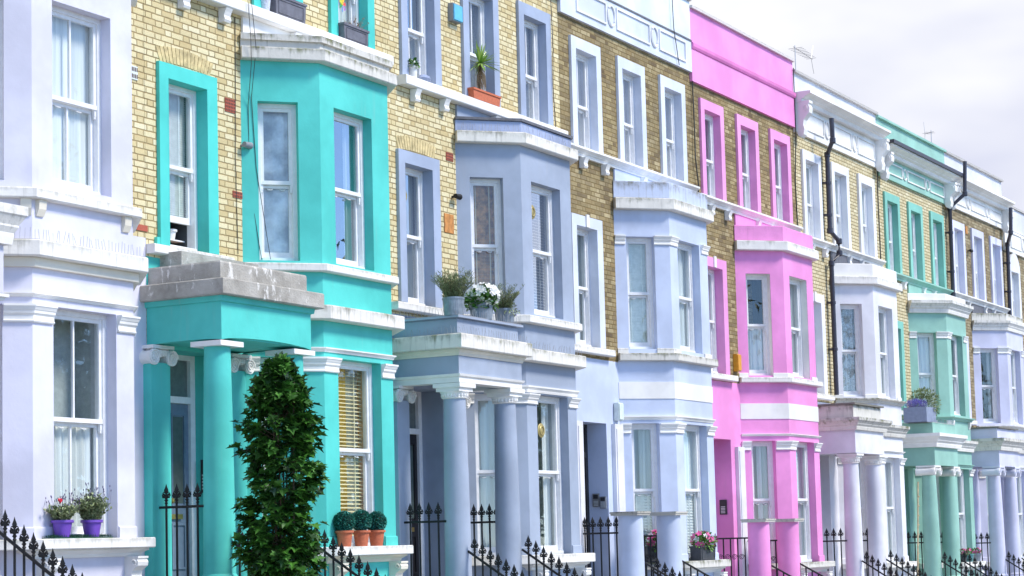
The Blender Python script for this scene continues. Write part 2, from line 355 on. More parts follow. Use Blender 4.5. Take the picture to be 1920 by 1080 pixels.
# ------------------------------------------------------------------ windows
def frame_T(p0, d, n_in, s0, z0):
    """local x along the wall, local y inward, origin at an opening's lower left"""
    m = Matrix(((d[0], n_in[0], 0, p0[0]+d[0]*s0), (d[1], n_in[1], 0, p0[1]+d[1]*s0), (0, 0, 1, z0), (0, 0, 0, 1))); return m
def sash_window(parent, mat4, w, h, depth=.13, content='net', bars=0, glass=None, surround=None, sw=(.17, .17, .2), proud=.05, frame_mat=None, meet=.5, open_gap=0, sillbox=True, fw_=.055, liner=None):
    """box frame > sashes, panes and what hangs behind; optional painted surround standing proud of the wall"""
    fm = frame_mat or FRAME; glass = glass or GLASS
    f = fw_; b = MB(); y = depth
    b.box(0, f, y, y+.12, 0, h); b.box(w-f, w, y, y+.12, 0, h); b.box(f, w-f, y, y+.12, h-f, h); b.box(f, w-f, y-.03, y+.12, 0, .05)
    win = b.build('window', fm, parent, xform=mat4)
    if surround:
        l, r_, t = sw; q = MB()
        q.box(-l, 0, -proud, 0, 0, h); q.box(w, w+r_, -proud, 0, 0, h); q.box(-l, w+r_, -proud, 0, h, h+t)
        e = .003
        q.quad((e, -proud, 0), (e, -proud, h), (e, depth, h), (e, depth, 0)); q.quad((w-e, -proud, 0), (w-e, depth, 0), (w-e, depth, h), (w-e, -proud, h)); q.quad((0, -proud, h-e), (w, -proud, h-e), (w, depth, h-e), (0, depth, h-e))
        q.build('surround', surround, win)
    if liner:
        q = MB(); e = .004
        q.quad((e, .002, .003), (e, .002, h-.003), (e, depth, h-.003), (e, depth, .003)); q.quad((w-e, .002, .003), (w-e, depth, .003), (w-e, depth, h-.003), (w-e, .002, h-.003)); q.quad((.003, .002, h-e), (w-.003, .002, h-e), (w-.003, depth, h-e), (.003, depth, h-e)); q.build('reveal_lining', liner, win)
    mz = .05+(h-f-.05)*meet; st = .042
    up = MB(); x0, x1 = f, w-f; yu = y+.02
    zt = h-f
    up.box(x0, x0+st, yu, yu+.04, mz, zt); up.box(x1-st, x1, yu, yu+.04, mz, zt); up.box(x0+st, x1-st, yu, yu+.04, zt-st, zt); up.box(x0, x1, yu-.012, yu+.04, mz-.02, mz+.028)
    for s_ in (x0, x1-.03): up.box(s_, s_+.03, yu, yu+.036, mz-.09, mz-.02); 
    for s_ in (x0+.002, x1-.028): up.box(s_, s_+.026, yu+.004, yu+.03, mz-.12, mz-.09)
    for k in range(bars):
        c = x0+(x1-x0)*(k+1)/(bars+1); up.box(c-.011, c+.011, yu+.004, yu+.036, mz+.028, zt-st)
    up.build('upper_sash', fm, win)
    lo = MB(); yl = y+.066; lb = .05+open_gap
    lo.box(x0, x0+st, yl, yl+.04, lb, mz-.02); lo.box(x1-st, x1, yl, yl+.04, lb, mz-.02); lo.box(x0+st, x1-st, yl, yl+.04, lb, lb+.08); lo.box(x0+st, x1-st, yl, yl+.04, mz-.06, mz-.02)
    for k in range(bars):
        c = x0+(x1-x0)*(k+1)/(bars+1); lo.box(c-.011, c+.011, yl+.004, yl+.036, lb+.08, mz-.06)
    for c in (x0+(x1-x0)*.3, x0+(x1-x0)*.7): lo.tube([(c-.035, yl-.002, mz-.07), (c-.02, yl-.03, mz-.085), (c+.02, yl-.03, mz-.085), (c+.035, yl-.002, mz-.07)], .006, 5)
    lo.build('lower_sash', fm, win)
    MB().quad((x0+st-.005, yu+.02, mz), (x1-st+.005, yu+.02, mz), (x1-st+.005, yu+.02, zt-st+.005), (x0+st-.005, yu+.02, zt-st+.005)).build('pane', glass, win)
    MB().quad((x0+st-.005, yl+.02, lb+.07), (x1-st+.005, yl+.02, lb+.07), (x1-st+.005, yl+.02, mz-.05), (x0+st-.005, yl+.02, mz-.05)).build('pane', glass, win)
    # interior: a shallow lined recess, open to the street only through the glass
    yi = y+.12; yb = yi+.30
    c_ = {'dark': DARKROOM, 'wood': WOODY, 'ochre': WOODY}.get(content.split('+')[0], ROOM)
    rm = MB(); a0, a1, b0, b1 = f, w-f, .03, h-f
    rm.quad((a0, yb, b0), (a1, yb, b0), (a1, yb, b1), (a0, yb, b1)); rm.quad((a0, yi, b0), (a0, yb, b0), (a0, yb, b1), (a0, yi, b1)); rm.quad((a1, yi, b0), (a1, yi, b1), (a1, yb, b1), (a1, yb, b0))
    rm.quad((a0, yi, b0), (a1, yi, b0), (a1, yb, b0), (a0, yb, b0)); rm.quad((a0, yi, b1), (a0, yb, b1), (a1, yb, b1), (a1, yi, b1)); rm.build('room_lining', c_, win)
    def drape(xa, xb, za, zb, mat, yy, amp=.02, n=None, name='curtain'):
        n = n or max(6, int((xb-xa)/.022)); q = MB(); ph = rnd()*6
        P_ = [(xa+(xb-xa)*i/n, yy+amp*math.sin(i*1.25+ph)+amp*.5*math.sin(i*.53+ph*2)) for i in range(n+1)]
        for (p, r) in zip(P_, P_[1:]): q.quad((p[0], p[1], za), (r[0], r[1], za), (r[0], r[1], zb), (p[0], p[1], zb))
        return q.build(name, mat, win, smooth=True)
    def slats(za, zb, mat, pitch=.045, tilt=.5, name='blind', xa=None, xb=None):
        q = MB(); z = za; xa = x0+.012 if xa is None else xa; xb = x1-.012 if xb is None else xb
        while z < zb:
            q.quad((xa, yi+.02-.018, z-.018*tilt), (xb, yi+.02-.018, z-.018*tilt), (xb, yi+.02+.018, z+.018*tilt), (xa, yi+.02+.018, z+.018*tilt)); z += pitch
        for c in (xa+(xb-xa)*.22, xa+(xb-xa)*.78): q.box(c-.008, c+.008, yi-.001, yi+.002, za, zb)
        return q.build(name, mat, win)
    for part in content.split('+'):
        if part == 'net': drape(x0, x1, lb, zt, NET, yi+.015, .012)
        elif part == 'netw': drape(x0, x1, lb, zt, NETW, yi+.016, .014)
        elif part == 'nethalf': drape(x0, x0+(x1-x0)*.62, lb, zt, NET, yi+.05, .02)
        elif part == 'lace': drape(x0, x1, lb, zt, LACE, yi+.02, .016)
        elif part == 'reflect': drape(x0, x1, lb, zt, plain('silver_reflection', (.60, .585, .56), .32, .35, .5, .035, 2.6), yi+.012, .008, 7, 'reflection_sheet')  # wavy grey reflection put into the colour and wrinkles of a sheet
        elif part == 'rlace': drape(x0+(x1-x0)*.55, x1, lb, zt, LACE, yi+.02, .016)
        elif part == 'wblind': slats(lb+.05, zt, BLINDW, .028, 1.5)
        elif part == 'grey2': drape(x0+(x1-x0)*.74, x1, lb, zt, GREYC, yi+.03, .022)
        elif part == 'grey': drape(x0+(x1-x0)*.45, x1, lb, zt, GREYC, yi+.03, .022)
        elif part == 'sides': drape(x0, x0+(x1-x0)*.22, lb, zt, NETW, yi+.06, .025); drape(x1-(x1-x0)*.3, x1, lb, zt, NETW, yi+.06, .025)
        elif part == 'lownet': drape(x0, x1, lb, mz, NETW, yi+.04, .015)
        elif part == 'blind': slats(lb+.05, zt, BLINDW)
        elif part == 'gblind': slats(lb+.05, zt, BLINDG, .05, 2.6)
        elif part == 'cblind': slats(lb+.05, zt, BLINDC, .05, 1.0)
        elif part == 'shutter': slats(lb+.05, mz, BLINDW, .05, 1.6, 'shutter')
        elif part == 'wood': slats(lb+.05, zt, plain('pale_wood_slat', (.74, .58, .34), .6), .055, .2); drape(x0, x1, lb, zt, WOODY, yi+.07, .012, 8)
        elif part == 'ochre': slats(lb+.05, zt, BLINDC, .05, .55); drape(x0, x0+(x1-x0)*.66, lb, zt, ORANGEC, yi+.065, .02, 9); drape(x0+(x1-x0)*.66, x1, lb, zt, GREYC, yi+.075, .01, 6)
        elif part == 'shade': MB().quad((x0, yi+.008, lb), (x1, yi+.008, lb), (x1, yi+.008, zt), (x0, yi+.008, zt)).build('roller_shade', NETW, win)
    return win

# ------------------------------------------------------------------ classical bits
def arc(cx, cz, r, a0, a1, n): return [(cx+r*math.cos(a0+(a1-a0)*i/n), cz+r*math.sin(a0+(a1-a0)*i/n)) for i in range(n+1)]
def mould(zt, zb, out, base=-.02, kind='cyma'):
    h = zt-zb
    if kind == 'slab': return [(base, zb), (out-.012, zb), (out, zb+.012), (out, zt-.012), (out-.012, zt), (base, zt)]
    if kind == 'step': return [(base, zb), (out*.35, zb), (out*.42, zb+h*.22), (out*.42, zb+h*.3), (out*.62, zb+h*.45), (out*.62, zb+h*.5), (out*.9, zb+h*.72), (out, zb+h*.76), (out, zt), (base, zt)]
    if kind == 'cap': return [(base, zb), (out*.3, zb), (out*.42, zb+h*.08), (out*.3, zb+h*.16), (out*.3, zb+h*.38), (out*.55, zb+h*.5), (out*.62, zb+h*.66), (out*.7, zb+h*.68), (out*.92, zb+h*.86), (out, zb+h*.88), (out, zt), (base, zt)]
    return [(base, zb), (out*.3, zb), (out*.45, zb+h*.3), (out*.45, zb+h*.4), (out*.85, zb+h*.7), (out, zb+h*.75), (out, zt), (base, zt)]
def volute(b, cx, cy, cz, r, length, axis='y', turns=2.3):
    """a scroll: a short bolster with a spiral ridge on its front end"""
    st = len(b.v)
    b.lathe(0, 0, [(0.001, 0), (r*.93, 0), (r*.93, length*.1), (r*.78, length*.3), (r*.78, length*.75), (r*.93, length), (0.001, length)], 18, False)
    pts = []
    for i in range(30):
        t = i/29; a = t*turns*2*math.pi; rr = r*(.93-.80*t); pts.append((rr*math.cos(a), rr*math.sin(a), -.006))
    b.tube(pts, r*.11, 5, r*.06)
    if axis == 'y': fn = lambda p: (cx+p[0], cy+p[2], cz+p[1])
    else: fn = lambda p: (cx+p[2], cy-p[0], cz+p[1])
    b.xf(fn, st)
def ionic(b, cx, cy, zt, zb, w, d):
    """ionic capital: abacus slab, egg band, four scrolls"""
    h = zt-zb; r = h*.40
    b.box(cx-w/2-.02, cx+w/2+.02, cy-d/2-.02, cy+d/2+.02, zt-h*.16, zt)
    b.box(cx-w/2+.03, cx+w/2-.03, cy-d/2+.02, cy+d/2-.02, zt-h*.5, zt-h*.16)
    for i in range(6):
        x = cx-w/2+.06+(w-.12)*i/5; b.lathe(x, cy-d/2+.015, [(.002, zt-h*.5), (.022, zt-h*.42), (.02, zt-h*.24), (.002, zt-h*.18)], 7, False)
    for sx in (-1, 1): volute(b, cx+sx*(w/2-.01), cy-d/2-.015, zt-h*.16-r, r, d+.03)
def column_mesh(cx, cy, zb, zt, rb, rt):
    pr = [(rb*1.22, zb), (rb*1.22, zb+.07), (rb*1.12, zb+.075), (rb*1.15, zb+.11), (rb*1.0, zb+.15)]
    for i in range(13):
        t = i/12; pr.append((rb+(rt-rb)*(t**1.5), zb+.15+(zt-zb-.15)*t))
    return MB().lathe(cx, cy, pr, 32)
def console(b, x, y, zt, h, w, out):
    """scroll bracket, side profile in y-z, extruded across w; projects towards -y"""
    pr = [(0, 0), (-out, 0), (-out, -h*.08)]
    pr += [(-out*.72+out*.3*math.cos(a), -h*.24+h*.17*math.sin(a)) for a in [math.radians(v) for v in (70, 110, 150, 190, 230, 270, 310)]][::1]
    pr = [(0, 0), (-out, 0), (-out, -h*.07), (-out*.9, -h*.10), (-out*1.0, -h*.2), (-out*.96, -h*.34), (-out*.72, -h*.44), (-out*.55, -h*.52), (-out*.5, -h*.66), (-out*.58, -h*.78), (-out*.5, -h*.93), (-out*.3, -h), (-out*.1, -h*.95), (0, -h*.8)]
    i = len(b.v); n = len(pr)
    for sx in (-w/2, w/2):
        for (q, z) in pr: b.v.append((x+sx, y+q, zt+z))
    b.f.append(tuple(i+j for j in reversed(range(n)))); b.f.append(tuple(i+n+j for j in range(n)))
    for j in range(n):
        k = (j+1) % n; b.f.append((i+j, i+k, i+n+k, i+n+j))
    for sx in (-w/2-.006, w/2+.006):
        b.tube([(x+sx, y-out*.72+out*.2*(1-t/14)*math.cos(t*.62), zt-h*.24+h*.14*(1-t/14)*math.sin(t*.62)) for t in range(13)], .011, 5)

# ------------------------------------------------------------------ houses
PITCH = 5.24
def house_x(k): return 18.18+PITCH*(k-1)
BJ, BL, BR, BE, BD = 1.86, 2.58, 4.17, 4.89, -.70
BAY = [(BJ, 0), (BL, BD), (BR, BD), (BE, 0)]
def unit(a, b):
    d = (b[0]-a[0], b[1]-a[1]); L = math.hypot(*d); d = (d[0]/L, d[1]/L); return d, (-d[1], d[0]), L
def bricks(n):
    return {
     'pale': lambda: brick('pale_stock_brick', [(.56, .44, .22), (.70, .61, .37), (.77, .69, .44), (.66, .55, .30), (.80, .73, .50), (.72, .63, .38), (.58, .46, .24)], (.38, .285, .14), .06),
     'sooty': lambda: brick('sooty_stock_brick', [(.14, .10, .06), (.42, .34, .18), (.26, .20, .10), (.52, .43, .25), (.20, .15, .085), (.38, .30, .155), (.30, .22, .105)], (.23, .165, .07), .38),
     'sooty2': lambda: brick('brown_stock_brick', [(.16, .125, .075), (.38, .31, .19), (.25, .19, .11), (.46, .40, .26), (.32, .26, .16)], (.24, .19, .11), .35),
     'cream': lambda: brick('cream_stock_brick', [(.55, .47, .28), (.70, .62, .40), (.62, .52, .31), (.76, .69, .48)], (.26, .19, .09), .12)}[n]()
BR_CACHE = {}
def getbrick(n):
    if n not in BR_CACHE: BR_CACHE[n] = bricks(n)
    return BR_CACHE[n]

def level(base, **k):
    L = dict(w2b=8.46, w2t=10.36, w1t=7.43, w1b=5.24, par=(8.11, 7.93), cor=(7.93, 7.775), b1=(7.26, 5.24), sill=(5.2, 5.1), slab=(4.67, 4.49), mould=(4.15, 4.095), cap=(4.03, 3.84), ledge=(1.655, 1.54), band=(10.67, 11.30, 12.1),
             ent=(4.53, 4.03), aba=(4.03, 3.965), slabp=(4.72, 4.53), parp=4.94, door=3.43, doortop=4.02)
    for q in L: L[q] = tuple(v+base for v in L[q]) if isinstance(L[q], tuple) else L[q]+base
    L.update(k); return L
HOUSES = [
 dict(k=0, key='lilac', paint=(.66, .655, .77), trim=CLEANLEDGE, brick="pale", sur=(.66, .655, .77), label='pale lilac terraced house at the left edge with two purple pots on its ledge', porch='corn', bars=1,
      L=level(.19, b1=(7.48, 5.50), sill=(5.42, 5.31), slab=(4.87, 4.70), ledge=(1.81, 1.70), cap=(4.22, 4.03), mould=(4.335, 4.295)), bc='netw', gc='nethalf'),
 dict(k=1, key='turquoise', paint=(.085, .57, .51), trim=LEDGE, brick='pale', sur=(.075, .57, .51), label='bright turquoise terraced house with a bare grey stone porch roof', porch='plain', bars=0,
      L=level(0), bc='shade', gc='ochre', door=(.16, .22, .30)),
 dict(k=2, key='slate_blue', paint=(.34, .395, .50), trim=LEDGE, brick='pale', sur=(.36, .42, .55), label='slate blue terraced house with zinc plant tubs on its porch roof', porch='white', bars=0,
      L=level(-.18, w2b=8.27, w2t=10.17, w1t=7.22, w1b=5.05, par=(7.94, 7.74), cor=(7.74, 7.57), b1=(7.065, 5.05), sill=(5.005, 4.89), slab=(4.5, 4.315), mould=(3.965, 3.865), cap=(3.848, 3.69), ledge=(1.465, 1.33), ent=(4.21, 3.96), aba=(3.845, 3.73), slabp=(4.50, 4.30), parp=4.73, door=3.24, doortop=3.86), bc='wood', gc='sides'),
 dict(k=3, key='pale_blue', paint=(.54, .61, .78), trim=CLEANLEDGE, brick='sooty', sur=(.66, .71, .82), label='pale powder blue terraced house without a porch roof', porch=None, bars=0,
      L=level(-.4, w2b=8.10, w2t=9.99, w1t=6.995, w1b=4.84, par=(7.765, 7.475), cor=(7.465, 7.27), b1=(6.81, 4.88), sill=(4.80, 4.67), slab=(4.315, 4.03), mould=(3.735, 3.67), cap=(3.612, 3.44), ledge=(1.266, 1.14), band=(10.30, 10.91, 11.70), door=3.04, doortop=3.59), bc='gblind', gc='grey+shutter'),
 dict(k=4, key='pink', paint=(.83, .30, .64), trim=CLEANLEDGE, brick='sooty', sur=(.83, .34, .66), label='hot pink terraced house with a plain pink parapet', porch=None, bars=0,
      L=level(-.5, w2b=8.0, w2t=9.89, w1t=6.89, w1b=4.72, par=(7.66, 7.36), cor=(7.35, 7.165), b1=(6.72, 4.74), sill=(4.70, 4.60), slab=(4.2, 3.9), mould=(3.615, 3.57), cap=(3.48, 3.30), ledge=(1.13, 1.02), band=(10.14, 10.76, 11.58), door=2.92, doortop=3.49), bc='dark', gc='grey'),
 dict(k=5, key='white', paint=(.74, .74, .80), trim=LEDGE2, brick='cream', sur=(.78, .79, .84), label='white terraced house with a black drainpipe down its brick front', porch='stained', bars=0,
      L=level(-.7, w2b=7.87, w2t=9.75, w1t=6.73, w1b=4.62, par=(7.49, 7.2), cor=(7.2, 7.03), b1=(6.61, 4.60), sill=(4.56, 4.46), slab=(4.0, 3.75), mould=(3.44, 3.40), cap=(3.30, 3.15), ledge=(1.02, .91), band=(10.06, 10.70, 11.38), ent=(3.73, 3.30), aba=(3.295, 3.21), slabp=(4.02, 3.77), parp=4.29, door=2.75, doortop=3.32), bc='net', gc='net'),
 dict(k=6, key='sea_green', paint=(.29, .53, .45), trim=CLEANLEDGE, brick='cream', sur=(.22, .54, .45), label='sea green terraced house with a planter of lavender on its porch roof', porch='ionic', bars=0,
      L=level(-.8, w2b=7.69, w2t=9.59, w1t=6.6, w1b=4.5, par=(7.34, 7.16), cor=(7.16, 6.87), b1=(6.40, 4.44), sill=(4.39, 4.30), slab=(3.83, 3.57), mould=(3.26, 3.20), cap=(3.15, 2.98), ledge=(.92, .80), band=(9.92, 10.44, 11.33), ent=(3.57, 3.16), aba=(3.155, 2.93), slabp=(3.88, 3.57), parp=4.13, door=2.55, doortop=3.14), bc='netw', gc='net'),
 dict(k=7, key='lavender_white', paint=(.62, .63, .80), trim=LEDGE2, brick='sooty2', sur=(.66, .67, .84), label='pale lavender terraced house beyond the sea green one with white scroll brackets', porch='ionic', bars=0,
      L=level(-.85, w2b=7.69, w2t=9.60, w1t=6.6, w1b=4.5, par=(7.32, 7.12), cor=(7.12, 6.87), b1=(6.40, 4.44), sill=(4.37, 4.27), slab=(3.95, 3.66), mould=(3.3, 3.24), cap=(3.2, 3.0), ledge=(.85, .73), band=(9.93, 10.46, 11.32), ent=(3.64, 3.25), aba=(3.25, 3.0), slabp=(3.94, 3.64), parp=4.2, door=2.6, doortop=3.2), bc='netw', gc='net'),
 dict(k=8, key='far_white', paint=(.74, .75, .80), trim=LEDGE, brick='sooty2', sur=(.76, .77, .82), label='white terraced house with arched top windows at the right edge', porch='stained', bars=0,
      L=level(-1.0, w2b=7.4, w2t=9.05, w1t=6.45, w1b=4.35, par=(7.2, 7.0), cor=(7.0, 6.8), b1=(6.3, 4.3), sill=(4.26, 4.16), band=(9.38, 10.03, 10.70), ledge=(.7, .58), cap=(3.05, 2.85), mould=(3.2, 3.14), slab=(3.75, 3.5), ent=(3.45, 3.05), aba=(3.04, 2.97), slabp=(3.75, 3.5), parp=4.05, door=2.5, doortop=3.05), bc='net', gc='net'),
]
HOBJ = {}
WIN2 = [(.36+.17, 1.44), (2.10+.17, 3.18), (3.83+.17, 4.90)]          # opening start, opening end (surround outside)
def build_house(h):
    k, L = h['k'], h['L']; X = house_x(k); g = GZ(X+2.6)
    root = thing('terraced_house', h['label'], 'house', (X, 0, 0), 'terraced houses in the street'); HOBJ[k] = root
    P = stucco('paint_'+h['key'], h['paint'], .3); SUR = stucco('surround_'+h['key'], h['sur'], .25); TR = h['trim']; BK = getbrick(h['brick'])
    par_b, line, top = h['L']['band']
    # main wall: rendered base, brick above
    zc = L['sill'][1]-.02
    dl, dr = .42, 1.34
    o1 = (.38, 1.12, L['w1b'], L['w1t']-.18); ws = []
    for a, b in WIN2: ws.append((a, b-.17, L['w2b']+.02, L['w2t']-.19))
    b = MB(); b.panel((0, 0), (1, 0), (0, 1), PITCH-.006, g-.3, zc, [(dl, dr, g-.29, L['doortop'])], .5); b.build('rendered_wall', P, root)
    b = MB(); b.panel((0, 0), (1, 0), (0, 1), PITCH-.006, zc, par_b, [o1]+ws, .12)
    b.build('brick_wall', BK, root)
    b = MB(); q = PITCH-.006     # body behind: party walls, back, roof deck
    b.quad((0, 9, g-.3), (0, 0, g-.3), (0, 0, top), (0, 9, top)); b.quad((q, 0, g-.3), (q, 9, g-.3), (q, 9, top), (q, 0, top)); b.quad((q, 9, g-.3), (0, 9, g-.3), (0, 9, top), (q, 9, top))
    b.build('party_wall', BK, root)
    MB().quad((0, .25, top-.45), (q, .25, top-.45), (q, 9, top-.45), (0, 9, top-.45)).build('roof', LEAD, root)
    # parapet
    pk = h['key']
    b = MB(); b.box(0, q, -.06, .25, par_b, line); b.build('frieze', P if pk not in ('white', 'far_white', 'lavender_white', 'pale_blue') else WHITE if pk != 'pale_blue' else SUR, root)
    PT = P if pk not in ('white', 'far_white', 'lavender_white', 'pale_blue') else stucco('parapet_'+pk, {'pale_blue': (.70, .76, .83)}.get(pk, (.66, .67, .74)), .4)
    if pk in ('pink',):
        MB().box(.003, q-.003, -.04, .25, line+.11, top-.05).build('parapet', P, root); MB().sweep([(0, -.05), (q, -.05)], [(-.2, line), (.03, line), (.05, line+.04), (.05, line+.10), (.0, line+.14), (-.2, line+.14)]).build('parapet_ledge', stucco('paint_pink_ledge', (.70, .20, .50), .5), root)
    elif pk in ('white', 'sea_green', 'lavender_white'):
        MB().box(.003, q-.003, -.03, .25, line+.2, top-.05).build('parapet', PT, root)
        MB().sweep([(.02, -.06), (q-.02, -.06)], mould(line+.20, line-.02, .34, -.25, 'step')).build('cornice', WHITE, root)
        if pk == 'sea_green': MB().sweep([(-.03, -.40), (q+.3, -.40)], [(-.1, line+.19), (.06, line+.19), (.06, line+.27), (-.1, line+.27)]).build('gutter', PIPE, root)
    else:
        MB().box(.003, q-.003, -.05, .25, line, top-.05).build('parapet', PT, root); MB().box(0, q, -.075, .25, line-.03, line).build('parapet_ledge', LEAD if pk != 'far_white' else WHITE, root)
    MB().box(-.0, q, -.10, .30, top-.05, top).build('coping', P if pk == 'sea_green' else weathered('parapet_coping', (.5, .48, .46), .6) if pk != 'pink' else weathered('pale_coping', (.66, .62, .60), .5), root)
    if pk in ('pale_blue', 'white', 'sea_green', 'lavender_white', 'turquoise', 'slate_blue', 'far_white'):    # raised panels with ovals
        b = MB(); y0 = -.085; zt_, zb_ = line-.09, par_b+.13
        if pk in ('white', 'sea_green', 'lavender_white'): zt_ = line-.11
        def ring(x0, x1, t=.03):
            b.box(x0, x1, y0, -.06, zt_-t, zt_); b.box(x0, x1, y0, -.06, zb_, zb_+t); b.box(x0, x0+t, y0, -.06, zb_+t, zt_-t); b.box(x1-t, x1, y0, -.06, zb_+t, zt_-t)
        ring(.55, 1.66); ring(2.06, 3.40); ring(3.80, 4.95)
        for cx in (1.86, 3.60):
            pts = [(cx+.13*math.cos(a), -.072, (zt_+zb_)/2+(zt_-zb_)*.46*math.sin(a)) for a in [2*math.pi*i/24 for i in range(25)]]; b.tube(pts, .02, 5)
        b.build('raised_panel', WHITE if pk != 'pale_blue' else stucco('panel_line_white', (.82, .82, .84), .1), root)
    if pk in ('white', 'sea_green', 'lavender_white'):
        for cx in (.14, q-.14):
            b = MB(); hh = line-par_b+.12
            console(b, cx, -.06, line, hh, .2, .30); b.build('scroll_bracket', WHITE, root)
    # upper windows
    c2 = {0: 'net', 1: 'netw', 2: 'grey2', 3: 'grey2', 4: 'grey2', 5: 'net', 6: 'lownet', 7: 'net', 8: 'net'}[k]
    for i, (a, bb, z0, z1) in enumerate(ws):
        sash_window(root, frame_T((0, 0), (1, 0), (0, 1), a, z0), bb-a, z1-z0, .10, 'dark+rlace' if (k == 2 and i > 0) else 'dark+'+c2 if k in (3, 4) else 'dark+'+c2 if k == 2 else c2, 1 if k in (2, 3) else 0, GLASS3 if k in (2, 3) else None, SUR, (.17, .17, .19), meet=.46)
    if k == 8:
        for (a, bb, z0, z1) in ws:
            cx = (a+bb)/2; r = (bb-a)/2+.17; b = MB()
            pts = arc(cx, z1-.02, r, 0, math.pi, 16); 
            b.poly([(x, -.055, z) for x, z in pts][::-1]); 
            for (p, s_) in zip(pts, pts[1:]): b.quad((p[0], -.055, p[1]), (s_[0], -.055, s_[1]), (s_[0], 0, s_[1]), (p[0], 0, p[1]))
            b.build('arched_head', SUR, root)
    # string course with little blocks
    zs = L['w2b']
    b = MB(); b.sweep([(.30 if k < 3 else .02, 0), (q-.02, 0)], mould(zs+.02, zs-.12, .15, -.02, 'slab' if k < 3 else 'step')).build('string_course', WHITE if pk != 'sea_green' else P, root)
    for cx in (.62, 1.42, 2.9, 3.7):
        b = MB(); b.sweep([(cx, -.06), (cx+.13, -.06)], [(-.055, zs-.3), (.03, zs-.3), (.045, zs-.27), (.03, zs-.22), (.05, zs-.17), (.075, zs-.125), (-.055, zs-.125)]); b.build('sill_bracket', WHITE, root)
    # first floor single window
    a, bb, z0, z1 = o1
    sash_window(root, frame_T((0, 0), (1, 0), (0, 1), a, z0), bb-a, z1-z0, .12, {1: 'dark+wblind', 2: 'dark+grey2', 3: 'grey'}.get(k, 'net'), 0, GLASS3 if k == 2 else None, SUR, (.17, .20, .18), meet=.5, open_gap=.30 if k == 1 else 0, liner=None)
    b = MB(); b.sweep([(.0, 0), (1.52, 0)], mould(L['w1b']-.02, L['w1b']-.13, .13, -.02, 'slab')); b.build('window_sill', CLEANLEDGE, root)
    if k in (3, 4, 5):
        b = MB(); b.box(.70, .80, -.075, -.05, L['w1t']-.18, L['w1t']+.03); b.build('keystone', WHITE, root)
    if k == 1:
        b = MB(); b.box(.15, .38, -.045, 0, L['w1b']-.02, L['w1b']+.08); b.build('painted_return', SUR, root)
    if k in (1, 2):
        b = MB(); n = 15; a0, a1_ = o1[0]-.10, o1[1]+.12; zb0 = L['w1t']+.012
        for i in range(n):
            f0, f1 = i/n, (i+1)/n; xa = a0+(a1_-a0)*f0; xb = a0+(a1_-a0)*f1-.012; sk = .16; rise = .06*math.sin(math.pi*(f0+f1)/2)
            ta, tb = xa+(f0-.5)*sk, xb+(f1-.5)*sk; zb1 = zb0+rise*.4; z2 = zb1+.17+rise*.5
            b.quad((xa, -.007, zb1), (xb, -.007, zb1), (tb, -.007, z2), (ta, -.007, z2)); b.quad((xa, -.007, zb1), (ta, -.007, z2), (ta, 0, z2), (xa, 0, zb1)); b.quad((xb, -.007, zb1), (xb, 0, zb1), (tb, 0, z2), (tb, -.007, z2)); b.quad((ta, -.007, z2), (tb, -.007, z2), (tb, 0, z2), (ta, 0, z2))
        b.build('brick_arch', plain('arch_brick', (.62, .50, .26), .9, 0, .35, .004, 7), root)
    bay(root, h, P, SUR, TR)
    if h['porch']: porch(root, h, P, TR)
    # door
    fl = L['ledge'][0]-.42
    dy = .36
    DC = plain('door_'+pk, h.get('door', {0: (.5, .5, .6), 4: (.55, .50, .55), 5: (.6, .6, .64), 6: (.05, .16, .14)}.get(k, (.015, .014, .016))), .35)
    DF = FRAME if k not in (3,) else plain('door_frame_black', (.02, .02, .022), .4)
    b = MB(); w0, w1 = dl, dr; ztop = L['doortop']; tz = L['door']
    b.box(w0, w0+.08, dy, dy+.1, fl, ztop); b.box(w1-.09, w1, dy, dy+.1, fl, ztop); b.box(w0+.08, w1-.09, dy, dy+.1, ztop-.06, ztop); b.box(w0+.08, w1-.09, dy-.02, dy+.1, tz, tz+.08)
    d = b.build('door', DF, root)
    MB().quad((w0+.08, dy+.05, tz+.08), (w1-.09, dy+.05, tz+.08), (w1-.09, dy+.05, ztop-.06), (w0+.08, dy+.05, ztop-.06)).build('transom_pane', plain('dark_transom_glass', (.16, .19, .19), .08), d)
    b = MB(); lw0, lw1 = w0+.08, w1-.09; b.box(lw0, lw1, dy+.04, dy+.085, fl, tz)
    def fld(x0, x1, z0, z1):
        t = .025; b.box(x0, x1, dy+.022, dy+.04, z0, z0+t); b.box(x0, x1, dy+.022, dy+.04, z1-t, z1); b.box(x0, x0+t, dy+.022, dy+.04, z0+t, z1-t); b.box(x1-t, x1, dy+.022, dy+.04, z0+t, z1-t)
    xm = (lw0+lw1)/2
    for x0, x1 in ((lw0+.08, xm-.03), (xm+.03, lw1-.08)): fld(x0, x1, fl+.95, tz-.12); fld(x0, x1, fl+.2, fl+.75)
    b.build('door_leaf', DC, d)
    if k < 3: 
        b = MB()
        for x0, x1 in ((lw0+.11, xm-.06), (xm+.06, lw1-.11)): b.quad((x0, dy+.038, fl+.99), (x1, dy+.038, fl+.99), (x1, dy+.038, tz-.16), (x0, dy+.038, tz-.16))
        b.build('door_pane', plain('door_glass', (.10, .13, .12), .1), d)
    st = len(b.v)
    b = MB(); b.lathe(0, 0, [(.001, 0), (.03, .005), (.034, .03), (.02, .05), (.001, .055)], 12, False); b.xf(lambda p: (xm+p[0], dy+.02-p[2], fl+1.02+p[1])); b.build('door_knob', plain('brass', (.6, .42, .15), .3, .9), d, True)
    b = MB(); b.box(xm+.0, xm+.22, dy+.012, dy+.02, fl+.80, fl+.86); b.build('letter_plate', plain('brass', (.6, .42, .15), .3, .9), d)
    # steps
    b = MB(); n = max(6, round((fl-g)/.17)); sx0, sx1 = .02, 1.86
